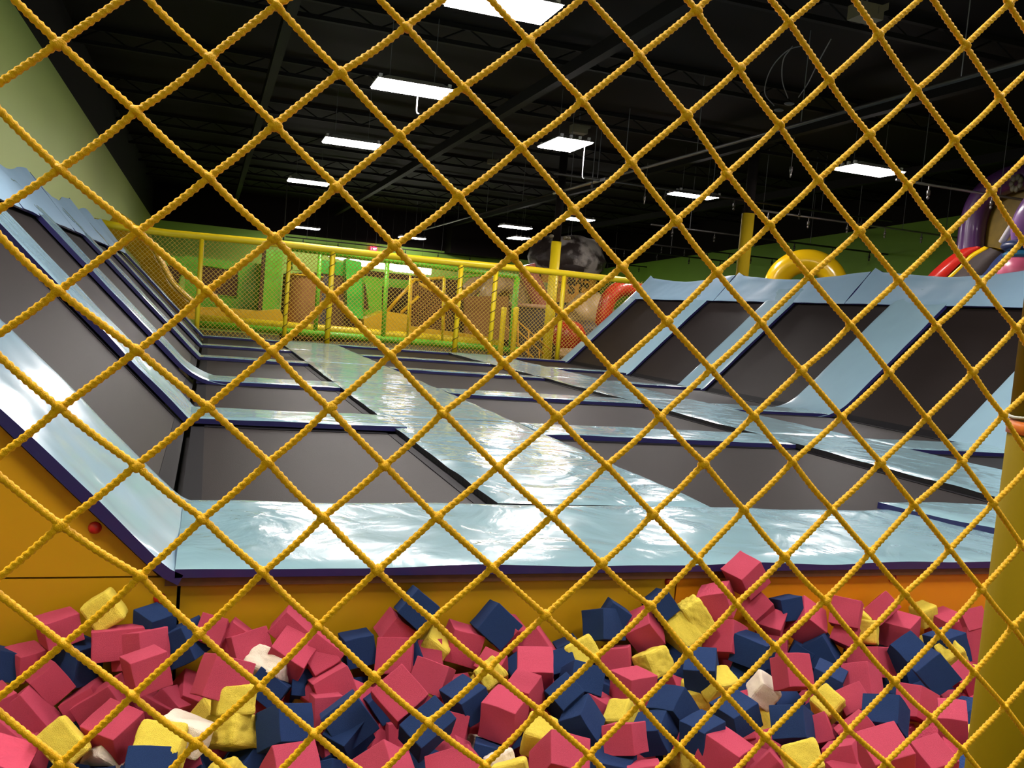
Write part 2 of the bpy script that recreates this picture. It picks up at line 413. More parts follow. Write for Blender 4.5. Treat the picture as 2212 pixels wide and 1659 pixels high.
CUBES = [
 ('Y',-0.297,3.493,-0.092,0.216,0.218,0.618,-0.724,0.11,0.119,0.134,226,1318),
 ('P',-0.442,3.481,-0.15,0.976,-0.035,-0.097,0.189,0.12,0.14,0.1,127,1357),
 ('B',-0.125,3.487,-0.146,0.034,-0.453,-0.888,-0.069,0.122,0.1,0.1,333,1348),
 ('B',-0.382,3.476,-0.269,0.914,0.018,0.064,0.4,0.125,0.138,0.142,163,1426),
 ('P',-0.243,3.436,-0.192,0.992,-0.105,-0.022,0.058,0.171,0.142,0.109,254,1387),
 ('P',-0.164,3.406,-0.206,0.115,0.349,0.925,-0.099,0.14,0.139,0.127,303,1400),
 ('B',-0.018,3.468,-0.215,0.264,0.25,0.931,-0.038,0.13,0.136,0.132,396,1388),
 ('P',-0.541,3.48,-0.269,0.958,0.003,-0.011,0.288,0.102,0.125,0.1,58,1429),
 ('B',-0.609,3.482,-0.275,0.603,-0.76,-0.003,0.244,0.1,0.1,0.134,11,1434),
 ('P',-0.499,3.305,-0.384,0.188,0.311,0.612,-0.702,0.1,0.152,0.118,62,1542),
 ('P',-0.596,3.321,-0.364,0.513,-0.098,-0.11,0.846,0.15,0.102,0.118,-3,1529),
 ('P',-0.536,3.072,-0.371,0.29,0.189,-0.523,0.779,0.13,0.1,0.142,5,1606),
 ('P',-0.459,3.065,-0.428,0.507,-0.677,-0.532,0.032,0.1,0.112,0.138,61,1642),
 ('P',-0.46,3.42,-0.318,0.645,-0.669,-0.358,-0.095,0.1,0.118,0.144,105,1470),
 ('P',-0.329,3.373,-0.386,0.289,0.05,0.954,-0.066,0.124,0.13,0.1,187,1519),
 ('P',-0.267,3.315,-0.36,0.123,0.313,0.63,-0.7,0.16,0.1,0.136,225,1516),
 ('P',-0.211,3.06,-0.348,0.016,0.341,0.92,0.194,0.141,0.131,0.12,247,1580),
 ('Y',-0.349,2.965,-0.33,0.338,0.236,-0.5,0.761,0.138,0.1,0.147,137,1604),
 ('W',-0.23,3.053,-0.418,0.814,-0.149,-0.409,0.384,0.1,0.121,0.1,231,1628),
 ('P',-0.056,3.38,-0.417,0.2,0.374,0.468,-0.775,0.1,0.1,0.134,364,1525),
 ('W',0.004,2.94,-0.314,0.127,-0.198,-0.97,0.052,0.15,0.108,0.1,399,1585),
 ('Y',-0.061,2.89,-0.322,0.04,0.16,0.941,0.295,0.147,0.112,0.112,350,1609),
 ('B',-0.086,2.833,-0.375,0.255,-0.696,-0.631,-0.23,0.102,0.145,0.14,327,1666),
 ('B',-0.244,2.998,-0.484,0.116,0.67,0.732,-0.045,0.139,0.1,0.1,214,1690),
 ('P',-0.132,3.193,-0.201,0.481,-0.384,-0.658,-0.434,0.116,0.121,0.155,316,1447),
 ('P',0.08,3.48,-0.179,0.703,0.388,-0.334,0.494,0.1,0.1,0.137,457,1364),
 ('P',0.168,3.492,-0.21,0.314,0.316,0.552,-0.704,0.1,0.1,0.133,509,1377),
 ('P',0.205,3.448,-0.226,0.962,-0.19,-0.115,0.158,0.142,0.144,0.1,531,1394),
 ('P',0.368,3.386,-0.246,0.819,0.306,-0.066,0.48,0.142,0.149,0.149,628,1415),
 ('P',0.371,3.464,-0.172,0.266,0.344,0.574,-0.693,0.1,0.13,0.132,629,1358),
 ('P',0.489,3.397,-0.238,0.624,-0.708,0.303,0.135,0.13,0.1,0.135,698,1406),
 ('W',0.285,3.356,-0.283,0.002,0.319,0.908,0.273,0.149,0.1,0.129,579,1445),
 ('P',0.115,3.068,-0.193,0.525,-0.614,-0.533,-0.251,0.14,0.14,0.148,481,1466),
 ('B',0.487,3.467,-0.361,0.382,-0.837,0.386,0.07,0.1,0.1,0.155,687,1457),
 ('P',0.513,3.254,-0.316,0.595,-0.773,-0.183,-0.123,0.139,0.107,0.146,719,1481),
 ('P',0.479,3.377,-0.279,0.172,-0.478,-0.776,-0.373,0.1,0.11,0.142,692,1433),
 ('Y',0.152,3.044,-0.258,0.413,-0.577,-0.624,-0.329,0.1,0.126,0.146,504,1512),
 ('Y',0.164,3.017,-0.358,0.571,-0.461,-0.676,-0.073,0.103,0.166,0.141,509,1582),
 ('B',0.314,2.942,-0.316,0.192,0.478,0.815,-0.266,0.142,0.128,0.124,614,1572),
 ('B',0.289,3.322,-0.34,0.318,0.096,-0.566,0.754,0.13,0.1,0.145,581,1484),
 ('B',0.425,3.362,-0.365,0.311,-0.682,-0.591,-0.298,0.101,0.101,0.142,658,1485),
 ('P',0.446,3.349,-0.376,0.062,-0.342,-0.846,-0.405,0.1,0.1,0.138,671,1493),
 ('P',0.477,3.151,-0.355,0.427,-0.547,-0.573,-0.436,0.1,0.1,0.146,703,1530),
 ('P',0.306,2.639,-0.307,0.317,-0.941,-0.108,0.055,0.134,0.107,0.153,626,1666),
 ('B',0.528,2.96,-0.316,0.215,0.222,0.551,-0.775,0.139,0.142,0.144,753,1558),
 ('B',0.527,2.926,-0.351,0.072,0.424,0.865,0.258,0.1,0.123,0.109,754,1589),
 ('Y',0.13,2.81,-0.415,0.027,-0.467,-0.705,0.533,0.13,0.1,0.1,485,1689),
 ('P',0.031,3.015,-0.479,0.147,0.176,0.564,-0.793,0.1,0.1,0.144,412,1665),
 ('B',0.637,3.488,-0.268,0.994,-0.061,-0.09,0.031,0.119,0.142,0.116,772,1400),
 ('P',0.788,3.501,-0.205,0.322,0.315,0.641,-0.621,0.108,0.117,0.134,854,1362),
 ('B',0.862,3.483,-0.107,0.562,-0.715,-0.295,-0.291,0.123,0.119,0.144,899,1313),
 ('Y',0.948,3.477,-0.27,0.738,-0.586,0.327,0.075,0.113,0.1,0.12,937,1397),
 ('P',0.935,3.472,-0.305,0.684,0.249,-0.398,0.558,0.1,0.1,0.145,930,1416),
 ('P',1.068,3.494,-0.267,0.991,-0.016,0.132,-0.036,0.134,0.14,0.138,996,1390),
 ('B',1.205,3.479,-0.185,0.567,-0.715,-0.294,-0.286,0.135,0.142,0.146,1070,1348),
 ('P',0.784,3.447,-0.291,0.119,-0.097,-0.549,0.822,0.143,0.139,0.15,854,1417),
 ('B',0.847,3.477,-0.292,0.515,0.205,-0.568,0.609,0.1,0.1,0.144,884,1410),
 ('P',0.883,3.237,-0.298,0.276,-0.082,-0.519,0.805,0.133,0.115,0.15,932,1464),
 ('P',0.675,2.866,-0.195,0.132,-0.431,-0.772,-0.449,0.136,0.132,0.149,862,1503),
 ('P',1.164,3.362,-0.342,0.329,-0.869,0.369,-0.025,0.1,0.1,0.18,1061,1452),
 ('P',1.258,3.481,-0.223,0.376,0.279,0.832,-0.296,0.124,0.121,0.1,1094,1366),
 ('P',1.38,3.465,-0.293,0.108,0.344,0.53,-0.768,0.14,0.138,0.142,1153,1402),
 ('B',1.28,3.418,-0.356,0.925,-0.275,-0.258,0.042,0.1,0.141,0.1,1109,1445),
 ('B',0.969,3.048,-0.307,0.156,0.594,0.777,0.136,0.169,0.111,0.1,1007,1512),
 ('B',0.749,2.758,-0.261,0.112,-0.457,-0.813,-0.344,0.106,0.151,0.127,921,1573),
 ('P',0.922,3.012,-0.391,0.194,-0.081,-0.529,0.822,0.1,0.1,0.149,982,1572),
 ('P',0.897,2.882,-0.439,0.779,-0.457,0.094,0.419,0.132,0.1,0.1,986,1639),
 ('P',1.085,2.953,-0.327,0.024,-0.344,-0.936,-0.065,0.132,0.146,0.136,1089,1544),
 ('P',1.188,3.024,-0.292,0.92,0.074,-0.195,0.332,0.1,0.104,0.148,1135,1503),
 ('B',1.018,2.869,-0.445,0.969,-0.138,0.102,-0.18,0.135,0.148,0.103,1059,1640),
 ('W',1.032,2.806,-0.436,0.249,0.724,0.643,-0.018,0.139,0.1,0.1,1080,1654),
 ('Y',1.03,2.683,-0.41,0.034,-0.212,-0.521,0.826,0.117,0.1,0.145,1105,1678),
 ('P',0.572,2.545,-0.291,0.245,0.266,0.833,-0.419,0.133,0.165,0.116,829,1674),
 ('P',0.8,2.551,-0.314,0.091,-0.246,-0.342,0.902,0.141,0.1,0.181,987,1674),
 ('B',0.702,3.224,-0.383,0.562,-0.772,-0.225,-0.192,0.1,0.1,0.144,828,1519),
 ('P',0.747,3.163,-0.471,0.095,0.674,0.728,-0.074,0.134,0.1,0.1,857,1583),
 ('Y',1.122,3.24,-0.304,0.087,-0.486,-0.728,-0.475,0.1,0.1,0.147,1061,1460),
 ('Y',1.535,3.33,-0.267,0.472,-0.847,-0.12,-0.214,0.128,0.11,0.15,1253,1412),
 ('B',1.694,3.466,-0.198,0.105,0.565,0.799,-0.18,0.133,0.133,0.131,1303,1350),
 ('B',1.752,3.493,-0.166,0.285,0.406,0.539,-0.681,0.1,0.1,0.129,1325,1329),
 ('P',1.895,3.476,-0.227,0.087,0.401,0.724,-0.555,0.129,0.135,0.135,1390,1359),
 ('B',1.972,3.492,-0.125,0.879,-0.073,0.465,-0.082,0.101,0.134,0.1,1424,1307),
 ('Y',2.132,3.439,-0.161,0.601,-0.736,-0.126,-0.285,0.1,0.15,0.137,1504,1331),
 ('Y',2.075,3.444,-0.251,0.357,-0.888,-0.143,-0.252,0.101,0.157,0.18,1474,1373),
 ('P',1.734,3.395,-0.322,0.12,-0.224,-0.579,0.774,0.125,0.102,0.146,1331,1423),
 ('Y',1.86,3.3,-0.31,0.514,-0.84,-0.161,-0.063,0.118,0.112,0.134,1410,1432),
 ('P',1.272,3.166,-0.265,0.79,0.098,-0.167,0.581,0.14,0.135,0.138,1154,1452),
 ('B',1.456,3.315,-0.313,0.121,-0.678,-0.619,-0.377,0.1,0.1,0.141,1216,1441),
 ('B',1.47,3.158,-0.31,0.095,0.707,0.634,-0.3,0.16,0.134,0.112,1255,1472),
 ('P',1.674,3.106,-0.314,0.037,0.622,0.782,-0.019,0.132,0.134,0.104,1368,1481),
 ('B',1.55,3.484,-0.316,0.225,0.757,0.609,0.071,0.138,0.1,0.1,1228,1406),
 ('B',1.338,3.024,-0.308,0.089,-0.474,-0.789,-0.381,0.1,0.112,0.138,1215,1506),
 ('B',1.379,2.923,-0.356,0.312,0.331,0.89,0.033,0.1,0.125,0.124,1257,1558),
 ('Y',1.17,2.818,-0.347,0.201,-0.836,-0.481,-0.173,0.105,0.104,0.128,1163,1590),
 ('P',1.12,2.511,-0.279,0.197,0.631,0.641,-0.39,0.17,0.136,0.113,1208,1646),
 ('P',1.519,3.088,-0.392,0.178,-0.35,-0.918,0.054,0.1,0.141,0.1,1291,1531),
 ('Y',1.554,2.952,-0.366,0.297,0.398,0.845,0.197,0.1,0.105,0.1,1343,1550),
 ('B',1.707,2.85,-0.293,0.271,0.467,0.816,0.208,0.126,0.109,0.126,1453,1529),
 ('B',1.609,2.799,-0.356,0.255,0.397,0.879,0.073,0.122,0.119,0.106,1412,1583),
 ('P',1.43,2.678,-0.306,0.569,-0.408,-0.699,-0.147,0.1,0.131,0.112,1349,1595),
 ('B',1.371,2.627,-0.389,0.028,0.347,0.937,0.003,0.129,0.116,0.1,1324,1665),
 ('P',1.44,2.534,-0.375,0.963,-0.169,-0.072,-0.195,0.109,0.142,0.1,1392,1683),
 ('P',2.396,3.485,0.007,0.181,0.617,0.714,0.276,0.138,0.134,0.136,1610,1243),
 ('P',2.25,3.47,-0.107,0.208,0.354,0.911,0.027,0.137,0.13,0.128,1548,1299),
 ('P',2.476,3.481,-0.146,0.851,0.347,-0.383,0.096,0.118,0.1,0.14,1636,1313),
 ('B',2.643,3.489,-0.152,0.147,0.75,0.645,-0.024,0.13,0.107,0.1,1699,1313),
 ('P',2.549,3.47,-0.23,0.061,0.378,0.874,0.299,0.114,0.11,0.13,1664,1352),
 ('P',2.726,3.459,-0.207,0.103,0.584,0.632,-0.499,0.146,0.138,0.139,1738,1341),
 ('P',2.872,3.357,-0.139,0.767,0.211,-0.52,0.311,0.129,0.129,0.145,1828,1325),
 ('P',2.278,3.419,-0.265,0.005,-0.482,-0.837,0.259,0.148,0.151,0.147,1566,1381),
 ('B',2.354,3.311,-0.277,0.067,-0.451,-0.89,0.016,0.154,0.142,0.119,1626,1404),
 ('P',2.568,3.451,-0.312,0.218,-0.257,-0.587,0.736,0.119,0.1,0.145,1673,1392),
 ('B',2.754,3.356,-0.315,0.05,-0.46,-0.49,0.739,0.116,0.126,0.143,1773,1406),
 ('B',2.68,3.41,-0.353,0.214,0.513,0.384,-0.737,0.1,0.1,0.145,1726,1416),
 ('P',2.874,3.348,-0.238,0.811,0.264,-0.471,0.226,0.105,0.101,0.15,1826,1371),
 ('P',2.296,2.957,-0.228,0.328,-0.648,-0.573,-0.379,0.13,0.109,0.135,1710,1452),
 ('B',1.963,3.089,-0.26,0.02,-0.868,-0.456,-0.197,0.141,0.126,0.124,1515,1449),
 ('Y',2.018,3.048,-0.299,0.231,-0.559,-0.789,-0.109,0.1,0.14,0.104,1549,1476),
 ('Y',1.961,3.108,-0.373,0.007,0.797,0.6,0.069,0.121,0.1,0.1,1502,1503),
 ('W',2.251,3.064,-0.346,0.248,-0.815,-0.518,0.079,0.129,0.1,0.1,1649,1490),
 ('B',1.941,2.79,-0.302,0.122,0.644,0.739,0.152,0.135,0.125,0.1,1590,1542),
 ('B',1.737,2.688,-0.315,0.014,0.548,0.834,0.059,0.109,0.125,0.1,1516,1585),
 ('B',2.121,2.694,-0.313,0.045,0.391,0.872,-0.291,0.126,0.164,0.116,1711,1566),
 ('Y',2.37,2.814,-0.305,0.054,0.561,0.709,0.424,0.1,0.1,0.137,1788,1523),
 ('P',2.265,2.724,-0.359,0.676,0.061,-0.513,0.526,0.1,0.1,0.148,1768,1578),
 ('P',1.786,2.616,-0.357,0.122,-0.461,-0.878,-0.047,0.139,0.134,0.119,1563,1628),
 ('Y',1.948,2.404,-0.286,0.085,-0.691,-0.568,-0.439,0.1,0.118,0.143,1733,1643),
 ('P',1.948,2.566,-0.406,0.096,0.408,0.423,-0.803,0.1,0.1,0.145,1663,1664),
 ('B',2.515,3.008,-0.293,0.111,-0.397,-0.909,-0.067,0.12,0.14,0.1,1786,1469),
 ('P',3.167,3.474,-0.171,0.424,-0.824,-0.111,-0.359,0.144,0.1,0.145,1899,1318),
 ('P',3.256,3.427,-0.258,0.062,0.502,0.856,0.106,0.15,0.143,0.133,1942,1361),
 ('Y',3.481,3.517,-0.215,0.102,0.676,0.721,0.116,0.1,0.1,0.1,1995,1326),
 ('Y',3.021,3.379,-0.243,0.738,0.175,-0.544,0.359,0.109,0.101,0.151,1872,1366),
 ('Y',3.048,3.477,-0.213,0.484,-0.096,-0.647,0.581,0.1,0.1,0.139,1853,1337),
 ('P',3.575,3.459,-0.265,0.028,0.662,0.743,0.096,0.15,0.132,0.14,2043,1355),
 ('P',3.533,3.254,-0.164,0.073,-0.7,-0.516,-0.488,0.1,0.1,0.136,2105,1344),
 ('P',3.528,3.225,-0.26,0.265,-0.707,-0.366,-0.544,0.16,0.105,0.149,2108,1391),
 ('B',3.372,3.241,-0.278,0.157,0.681,0.715,0.029,0.144,0.126,0.14,2046,1399),
 ('B',2.971,2.909,-0.238,0.531,-0.742,-0.105,-0.395,0.126,0.134,0.134,2017,1450),
 ('B',3.031,3.142,-0.25,0.068,-0.568,-0.728,-0.378,0.1,0.126,0.141,1954,1410),
 ('P',2.931,3.225,-0.321,0.082,0.567,0.802,-0.168,0.159,0.156,0.132,1883,1429),
 ('P',2.691,2.997,-0.308,0.056,0.478,0.827,-0.292,0.115,0.16,0.132,1864,1474),
 ('Y',3.359,3.199,-0.292,0.107,0.686,0.581,0.424,0.1,0.1,0.131,2055,1413),
 ('P',3.224,2.977,-0.309,0.146,0.634,0.666,0.365,0.1,0.1,0.129,2086,1465),
 ('P',2.811,2.82,-0.33,0.037,-0.602,-0.757,0.252,0.108,0.14,0.128,1979,1521),
 ('P',2.746,2.571,-0.29,0.016,0.905,0.403,0.137,0.138,0.1,0.125,2057,1562),
 ('B',2.49,2.638,-0.275,0.295,0.383,0.82,0.307,0.134,0.112,0.131,1912,1546),
 ('P',2.193,2.299,-0.244,0.017,0.753,0.604,0.261,0.137,0.133,0.154,1914,1637),
 ('P',2.444,2.344,-0.308,0.012,0.728,0.637,0.252,0.122,0.102,0.142,2017,1650),
 ('P',2.221,2.521,-0.36,0.17,0.378,0.894,-0.167,0.106,0.143,0.106,1824,1638),
 ('P',2.188,2.454,-0.398,0.063,0.706,0.69,0.144,0.1,0.101,0.112,1832,1683),
 ('P',2.485,2.821,-0.306,0.076,-0.639,-0.618,-0.45,0.1,0.113,0.144,1837,1518),
 ('P',2.355,2.622,-0.321,0.41,0.779,0.471,0.06,0.145,0.123,0.1,1852,1581),
]
# knots of the near net, row by row: row number, first column, then x and z of every second column
KNOTS = [
 (-4,-4,[-0.2144,1.328,-0.1464,1.3305,-0.0784,1.333,-0.0106,1.3364,0.0574,1.3401,0.1256,1.3441,0.194,1.3485,0.2627,1.3531,0.3315,1.3581,0.4006,1.3633,0.4699,1.3689,0.5394,1.3748,0.6073,1.3773,0.6753,1.3798]),
 (-3,-3,[-0.1797,1.2983,-0.1117,1.3008,-0.0439,1.3037,0.024,1.3073,0.0921,1.3112,0.1605,1.3153,0.229,1.3198,0.2978,1.3246,0.3667,1.3298,0.4359,1.3352,0.5041,1.34,0.5741,1.3451,0.642,1.3476,0.71,1.3501]),
 (-2,-4,[-0.2127,1.2682,-0.1447,1.2706,-0.0767,1.2731,-0.0091,1.2762,0.0588,1.2796,0.127,1.2833,0.1953,1.2873,0.2671,1.2924,0.3327,1.2969,0.4006,1.3013,0.4714,1.3068,0.5408,1.3117,0.6087,1.3142,0.6767,1.3167]),
 (-1,-3,[-0.1776,1.2403,-0.1097,1.2428,-0.042,1.2454,0.0243,1.2498,0.0926,1.2513,0.1627,1.2564,0.233,1.2601,0.3003,1.2629,0.3663,1.2666,0.4357,1.2718,0.5068,1.278,0.5754,1.2809,0.6434,1.2834,0.7114,1.2859]),
 (0,-4,[-0.2105,1.2098,-0.1426,1.2123,-0.0761,1.2131,-0.007,1.2177,0.0592,1.2214,0.1272,1.2245,0.1992,1.2282,0.2678,1.23,0.3332,1.2337,0.4018,1.2378,0.4721,1.2435,0.5421,1.2476,0.61,1.2501,0.678,1.2526]),
 (1,-3,[-0.1754,1.1817,-0.1074,1.1842,-0.04,1.1858,0.0274,1.1892,0.0935,1.1927,0.164,1.1962,0.2338,1.1974,0.2996,1.1991,0.3664,1.2036,0.438,1.2094,0.5092,1.2145,0.5766,1.2169,0.6446,1.2194,0.7126,1.2219]),
 (2,-4,[-0.2082,1.1509,-0.1402,1.1534,-0.0732,1.153,-0.0038,1.1578,0.0616,1.1615,0.1298,1.1642,0.1998,1.1654,0.2675,1.1666,0.3338,1.1709,0.4028,1.1744,0.4746,1.1801,0.5432,1.1838,0.6112,1.1862,0.6792,1.1887]),
 (3,-3,[-0.173,1.1224,-0.105,1.1249,-0.0364,1.1262,0.0311,1.1304,0.0952,1.133,0.1639,1.1344,0.2342,1.1351,0.2992,1.138,0.3677,1.1419,0.4395,1.1458,0.5099,1.1504,0.5777,1.1532,0.6457,1.1556,0.7137,1.1581]),
 (4,-4,[-0.2057,1.0913,-0.1377,1.0938,-0.0712,1.0931,-0.0012,1.0993,0.0633,1.1023,0.1299,1.1039,0.1984,1.1032,0.2677,1.1045,0.3352,1.1092,0.4045,1.1131,0.4756,1.1179,0.5468,1.1221,0.6122,1.1226,0.6801,1.1251]),
 (5,-3,[-0.1704,1.0625,-0.1024,1.065,-0.0334,1.0661,0.0337,1.0702,0.0974,1.0724,0.1644,1.072,0.2341,1.0725,0.3022,1.077,0.3696,1.0805,0.4403,1.0833,0.5123,1.0877,0.5786,1.0897,0.6466,1.0922,0.7146,1.0947]),
 (6,-4,[-0.203,1.0311,-0.135,1.0336,-0.0681,1.0345,0.0022,1.0386,0.0657,1.0411,0.1306,1.0418,0.2009,1.0423,0.2699,1.0457,0.337,1.049,0.4054,1.0512,0.4764,1.0537,0.545,1.0591,0.613,1.0593,0.681,1.0618]),
 (7,-3,[-0.1676,1.002,-0.0996,1.0045,-0.0311,1.0064,0.0353,1.01,0.0992,1.01,0.1661,1.0108,0.2361,1.0138,0.3041,1.0172,0.3705,1.02,0.4417,1.0214,0.5126,1.0241,0.5794,1.0265,0.6474,1.029,0.7153,1.0315]),
 (8,-4,[-0.2001,0.9703,-0.1322,0.9728,-0.0652,0.9746,0.0035,0.9786,0.0666,0.9799,0.1315,0.9802,0.2031,0.9817,0.2711,0.9838,0.3372,0.9869,0.406,0.9883,0.4749,0.9924,0.546,0.9941,0.6137,0.9962,0.6817,0.9987]),
 (9,-3,[-0.1646,0.9409,-0.0967,0.9434,-0.0259,0.9476,0.0362,0.9489,0.0992,0.9493,0.1682,0.9502,0.2389,0.9519,0.3062,0.9547,0.3726,0.955,0.4416,0.9581,0.5115,0.9606,0.5784,0.9632,0.648,0.966,0.7159,0.9685]),
 (10,-4,[-0.1971,0.9089,-0.1291,0.9113,-0.0612,0.9119,0.0054,0.9153,0.0685,0.9179,0.1339,0.9193,0.2047,0.9202,0.2762,0.924,0.3391,0.9244,0.4087,0.9254,0.4758,0.9286,0.5457,0.9308,0.6142,0.9334,0.6822,0.9359]),
 (11,-3,[-0.1615,0.8791,-0.0935,0.8816,-0.0268,0.8825,0.0387,0.8846,0.1023,0.8859,0.171,0.8882,0.2405,0.8915,0.3064,0.8924,0.3729,0.8939,0.441,0.8949,0.5122,0.8978,0.5796,0.9016,0.6484,0.9033,0.7164,0.9058]),
 (12,-4,[-0.1938,0.8468,-0.1258,0.8493,-0.0591,0.8488,0.0066,0.854,0.0702,0.8547,0.1361,0.8568,0.2063,0.8601,0.2751,0.8598,0.3387,0.8621,0.4072,0.8625,0.4762,0.8641,0.5486,0.8678,0.6146,0.8708,0.6826,0.8733]),
 (13,-3,[-0.1581,0.8168,-0.0902,0.8193,-0.0239,0.8213,0.041,0.8229,0.1065,0.8245,0.1742,0.8278,0.2427,0.8288,0.3074,0.8288,0.3728,0.8303,0.4411,0.8311,0.514,0.8354,0.5825,0.8396,0.6488,0.8409,0.7167,0.8434]),
 (14,-4,[-0.1904,0.7841,-0.1224,0.7866,-0.0545,0.7891,0.0099,0.7907,0.0749,0.7924,0.1405,0.7942,0.2067,0.7961,0.2735,0.7979,0.341,0.7999,0.409,0.8019,0.4774,0.8045,0.5465,0.8088,0.6149,0.8085,0.6828,0.811]),
 (15,-3,[-0.1557,0.7544,-0.0877,0.7569,-0.0216,0.759,0.043,0.7607,0.1083,0.7624,0.1742,0.7642,0.2407,0.7661,0.3079,0.768,0.3756,0.77,0.4439,0.772,0.5129,0.7741,0.5816,0.7764,0.6495,0.7789,0.7175,0.7813]),
 (16,-4,[-0.189,0.7223,-0.121,0.7247,-0.0531,0.7272,0.0113,0.7289,0.0763,0.7306,0.1419,0.7324,0.2081,0.7342,0.2749,0.7361,0.3423,0.738,0.4104,0.74,0.479,0.7421,0.5483,0.7442,0.6163,0.7467,0.6842,0.7492]),
]

# ------------------------------------------------------------------ ceiling fixtures
def fixture(x, y, along_x, label, drop=1.25, cord=0, z=LZ):
    w, d = (1.36, .84) if along_x else (.84, 1.36)
    t = thing('ceiling_light', label, 'ceiling light', (x, y, z), 'fluorescent ceiling fixtures')
    g = G()
    # housing: a shallow tray with sloped sides
    a = [(x - w / 2, y - d / 2, z + .005), (x + w / 2, y - d / 2, z + .005), (x + w / 2, y + d / 2, z + .005), (x - w / 2, y + d / 2, z + .005)]
    k = .72
    b = [(x - w / 2 * k, y - d / 2 * k, z + .10), (x + w / 2 * k, y - d / 2 * k, z + .10), (x + w / 2 * k, y + d / 2 * k, z + .10), (x - w / 2 * k, y + d / 2 * k, z + .10)]
    g.add(a + b, [(0, 1, 5, 4), (1, 2, 6, 5), (2, 3, 7, 6), (3, 0, 4, 7), (4, 5, 6, 7)])
    g.out('housing', 'housing', t)
    G().box(x - w / 2 + .02, x + w / 2 - .02, y - d / 2 + .02, y + d / 2 - .02, z - .02, z).out('lamp_panel', 'lamp', t)
    for sx in (-1, 1):
        hx, hy = (x + sx * w * .3, y) if along_x else (x, y + sx * d * .3)
        G().tube([(hx, hy, z + .08), (hx, hy, ZC)], .006, 5, caps=False).out('hanger', 'cord', t)
    for sx in (-1, 1):
        g = G()
        for q in range(4):
            if along_x:
                c = (x + sx * (w / 2 - .06), y - d / 2 + d * (q + .5) / 4, z + .06)
            else:
                c = (x - w / 2 + w * (q + .5) / 4, y + sx * (d / 2 - .06), z + .06)
            g.box(c[0] - .03, c[0] + .03, c[1] - .03, c[1] + .03, z + .03, z + .10)
        g.out('lamp_clip', 'white_v', t)
    if cord:
        cx, cy = (x + .12, y) if along_x else (x + w * .38, y - d * .3)
        G().tube(smooth_pts([(cx, cy, z), (cx, cy, z - cord * .6), (cx + .01, cy, z - cord * .95), (cx + .05, cy, z - cord)]), .012, 6).out('pull_cord', 'white_v', t)
    return t


fixture(3.3, 11.3, True, 'nearest big bright ceiling light, cut by the top of the photo')
fixture(3.22, 16.4, True, 'bright ceiling light with a short white cord hanging below, second from near', cord=.42)
fixture(3.1, 22.9, True, 'bright ceiling light third in the left row, between the corded one and the smallest')
fixture(2.94, 31.6, True, 'narrow far ceiling light at the left end of the left row')
fixture(7.31, 19.2, False, 'squarish ceiling light turned sideways with a cord on its right', cord=.75)
fixture(13.05, 23.45, True, 'bright ceiling light left of the tall yellow and black column top')
fixture(13.75, 17.0, True, 'bright ceiling light nearest the right edge of the photo')
fixture(12.6, 38.3, True, 'small far ceiling light above the grey volcano top')
fixture(13.1, 32.6, True, 'small ceiling light by the bend of the grey sprinkler pipe')
fixture(9.95, 47.5, True, 'tiny far ceiling light just above the left green back wall', z=4.75)
fixture(4.4, 47.0, True, 'far ceiling light seen edge on above the green back wall at left', z=4.62)
fixture(14.5, 43.4, False, 'tiny tilted ceiling light beside the volcano cap')
for x, y in [(3.2, 5.4), (3.2, .2), (3.2, -7.0), (9.2, 7.0), (9.2, 1.0), (9.2, -5.0), (15.5, 5.5), (-1.3, 8.2), (-1.3, 1.5)]:  # rows carried on unseen, with lamps added to brighten the net and side walls
    fixture(x, y, True, 'unseen added ceiling light of the same make as the visible fixtures')

# ------------------------------------------------------------------ the trampoline court
# lanes run along y; the beds lie at z = 0, the pads stand PT above them
PT = .05
XC, XD = -0.04, 8.90                    # feet of the left and the right slope
LANES = [('left', XC, 1.60), ('middle', 2.98, 5.76), ('right', 7.17, XD)]
BEDS = [(4.75, 7.7), (8.5, 11.15), (11.9, 15.0), (15.5, 18.25), (18.75, 21.9)]
CROSS = [(7.7, 8.5), (11.15, 11.9), (15.0, 15.5), (18.25, 18.75), (21.9, 22.3)]
ORD = ['first', 'second', 'third', 'fourth', 'fifth']
ZB_ = -.004
H45 = math.sqrt(.5)
FIL = .10
FIL2 = .38


def path_left(s, h=0, fil=FIL):
    """profile of the left slope: s metres up from its foot (negative: out on the floor), h above the surface"""
    return slope_xy(s, h, XC, -1, fil)


def path_right(s, h=0, fil=FIL):
    return slope_xy(s, h, XD, 1, fil)


def slope_xy(s, h, x0, sgn, fil):
    R_ = fil / math.tan(PI / 8)         # fillet radius
    L_ = R_ * PI / 8                    # half its arc length
    if s < -L_:
        return x0 + sgn * (-fil + (s + L_)), h
    if s > L_:
        d = s - L_
        return x0 + sgn * ((fil + d) * H45 - h * H45), (fil + d) * H45 + h * H45
    a = (s + L_) / R_
    return x0 + sgn * (-fil + (R_ - h) * math.sin(a)), R_ - (R_ - h) * math.cos(a)


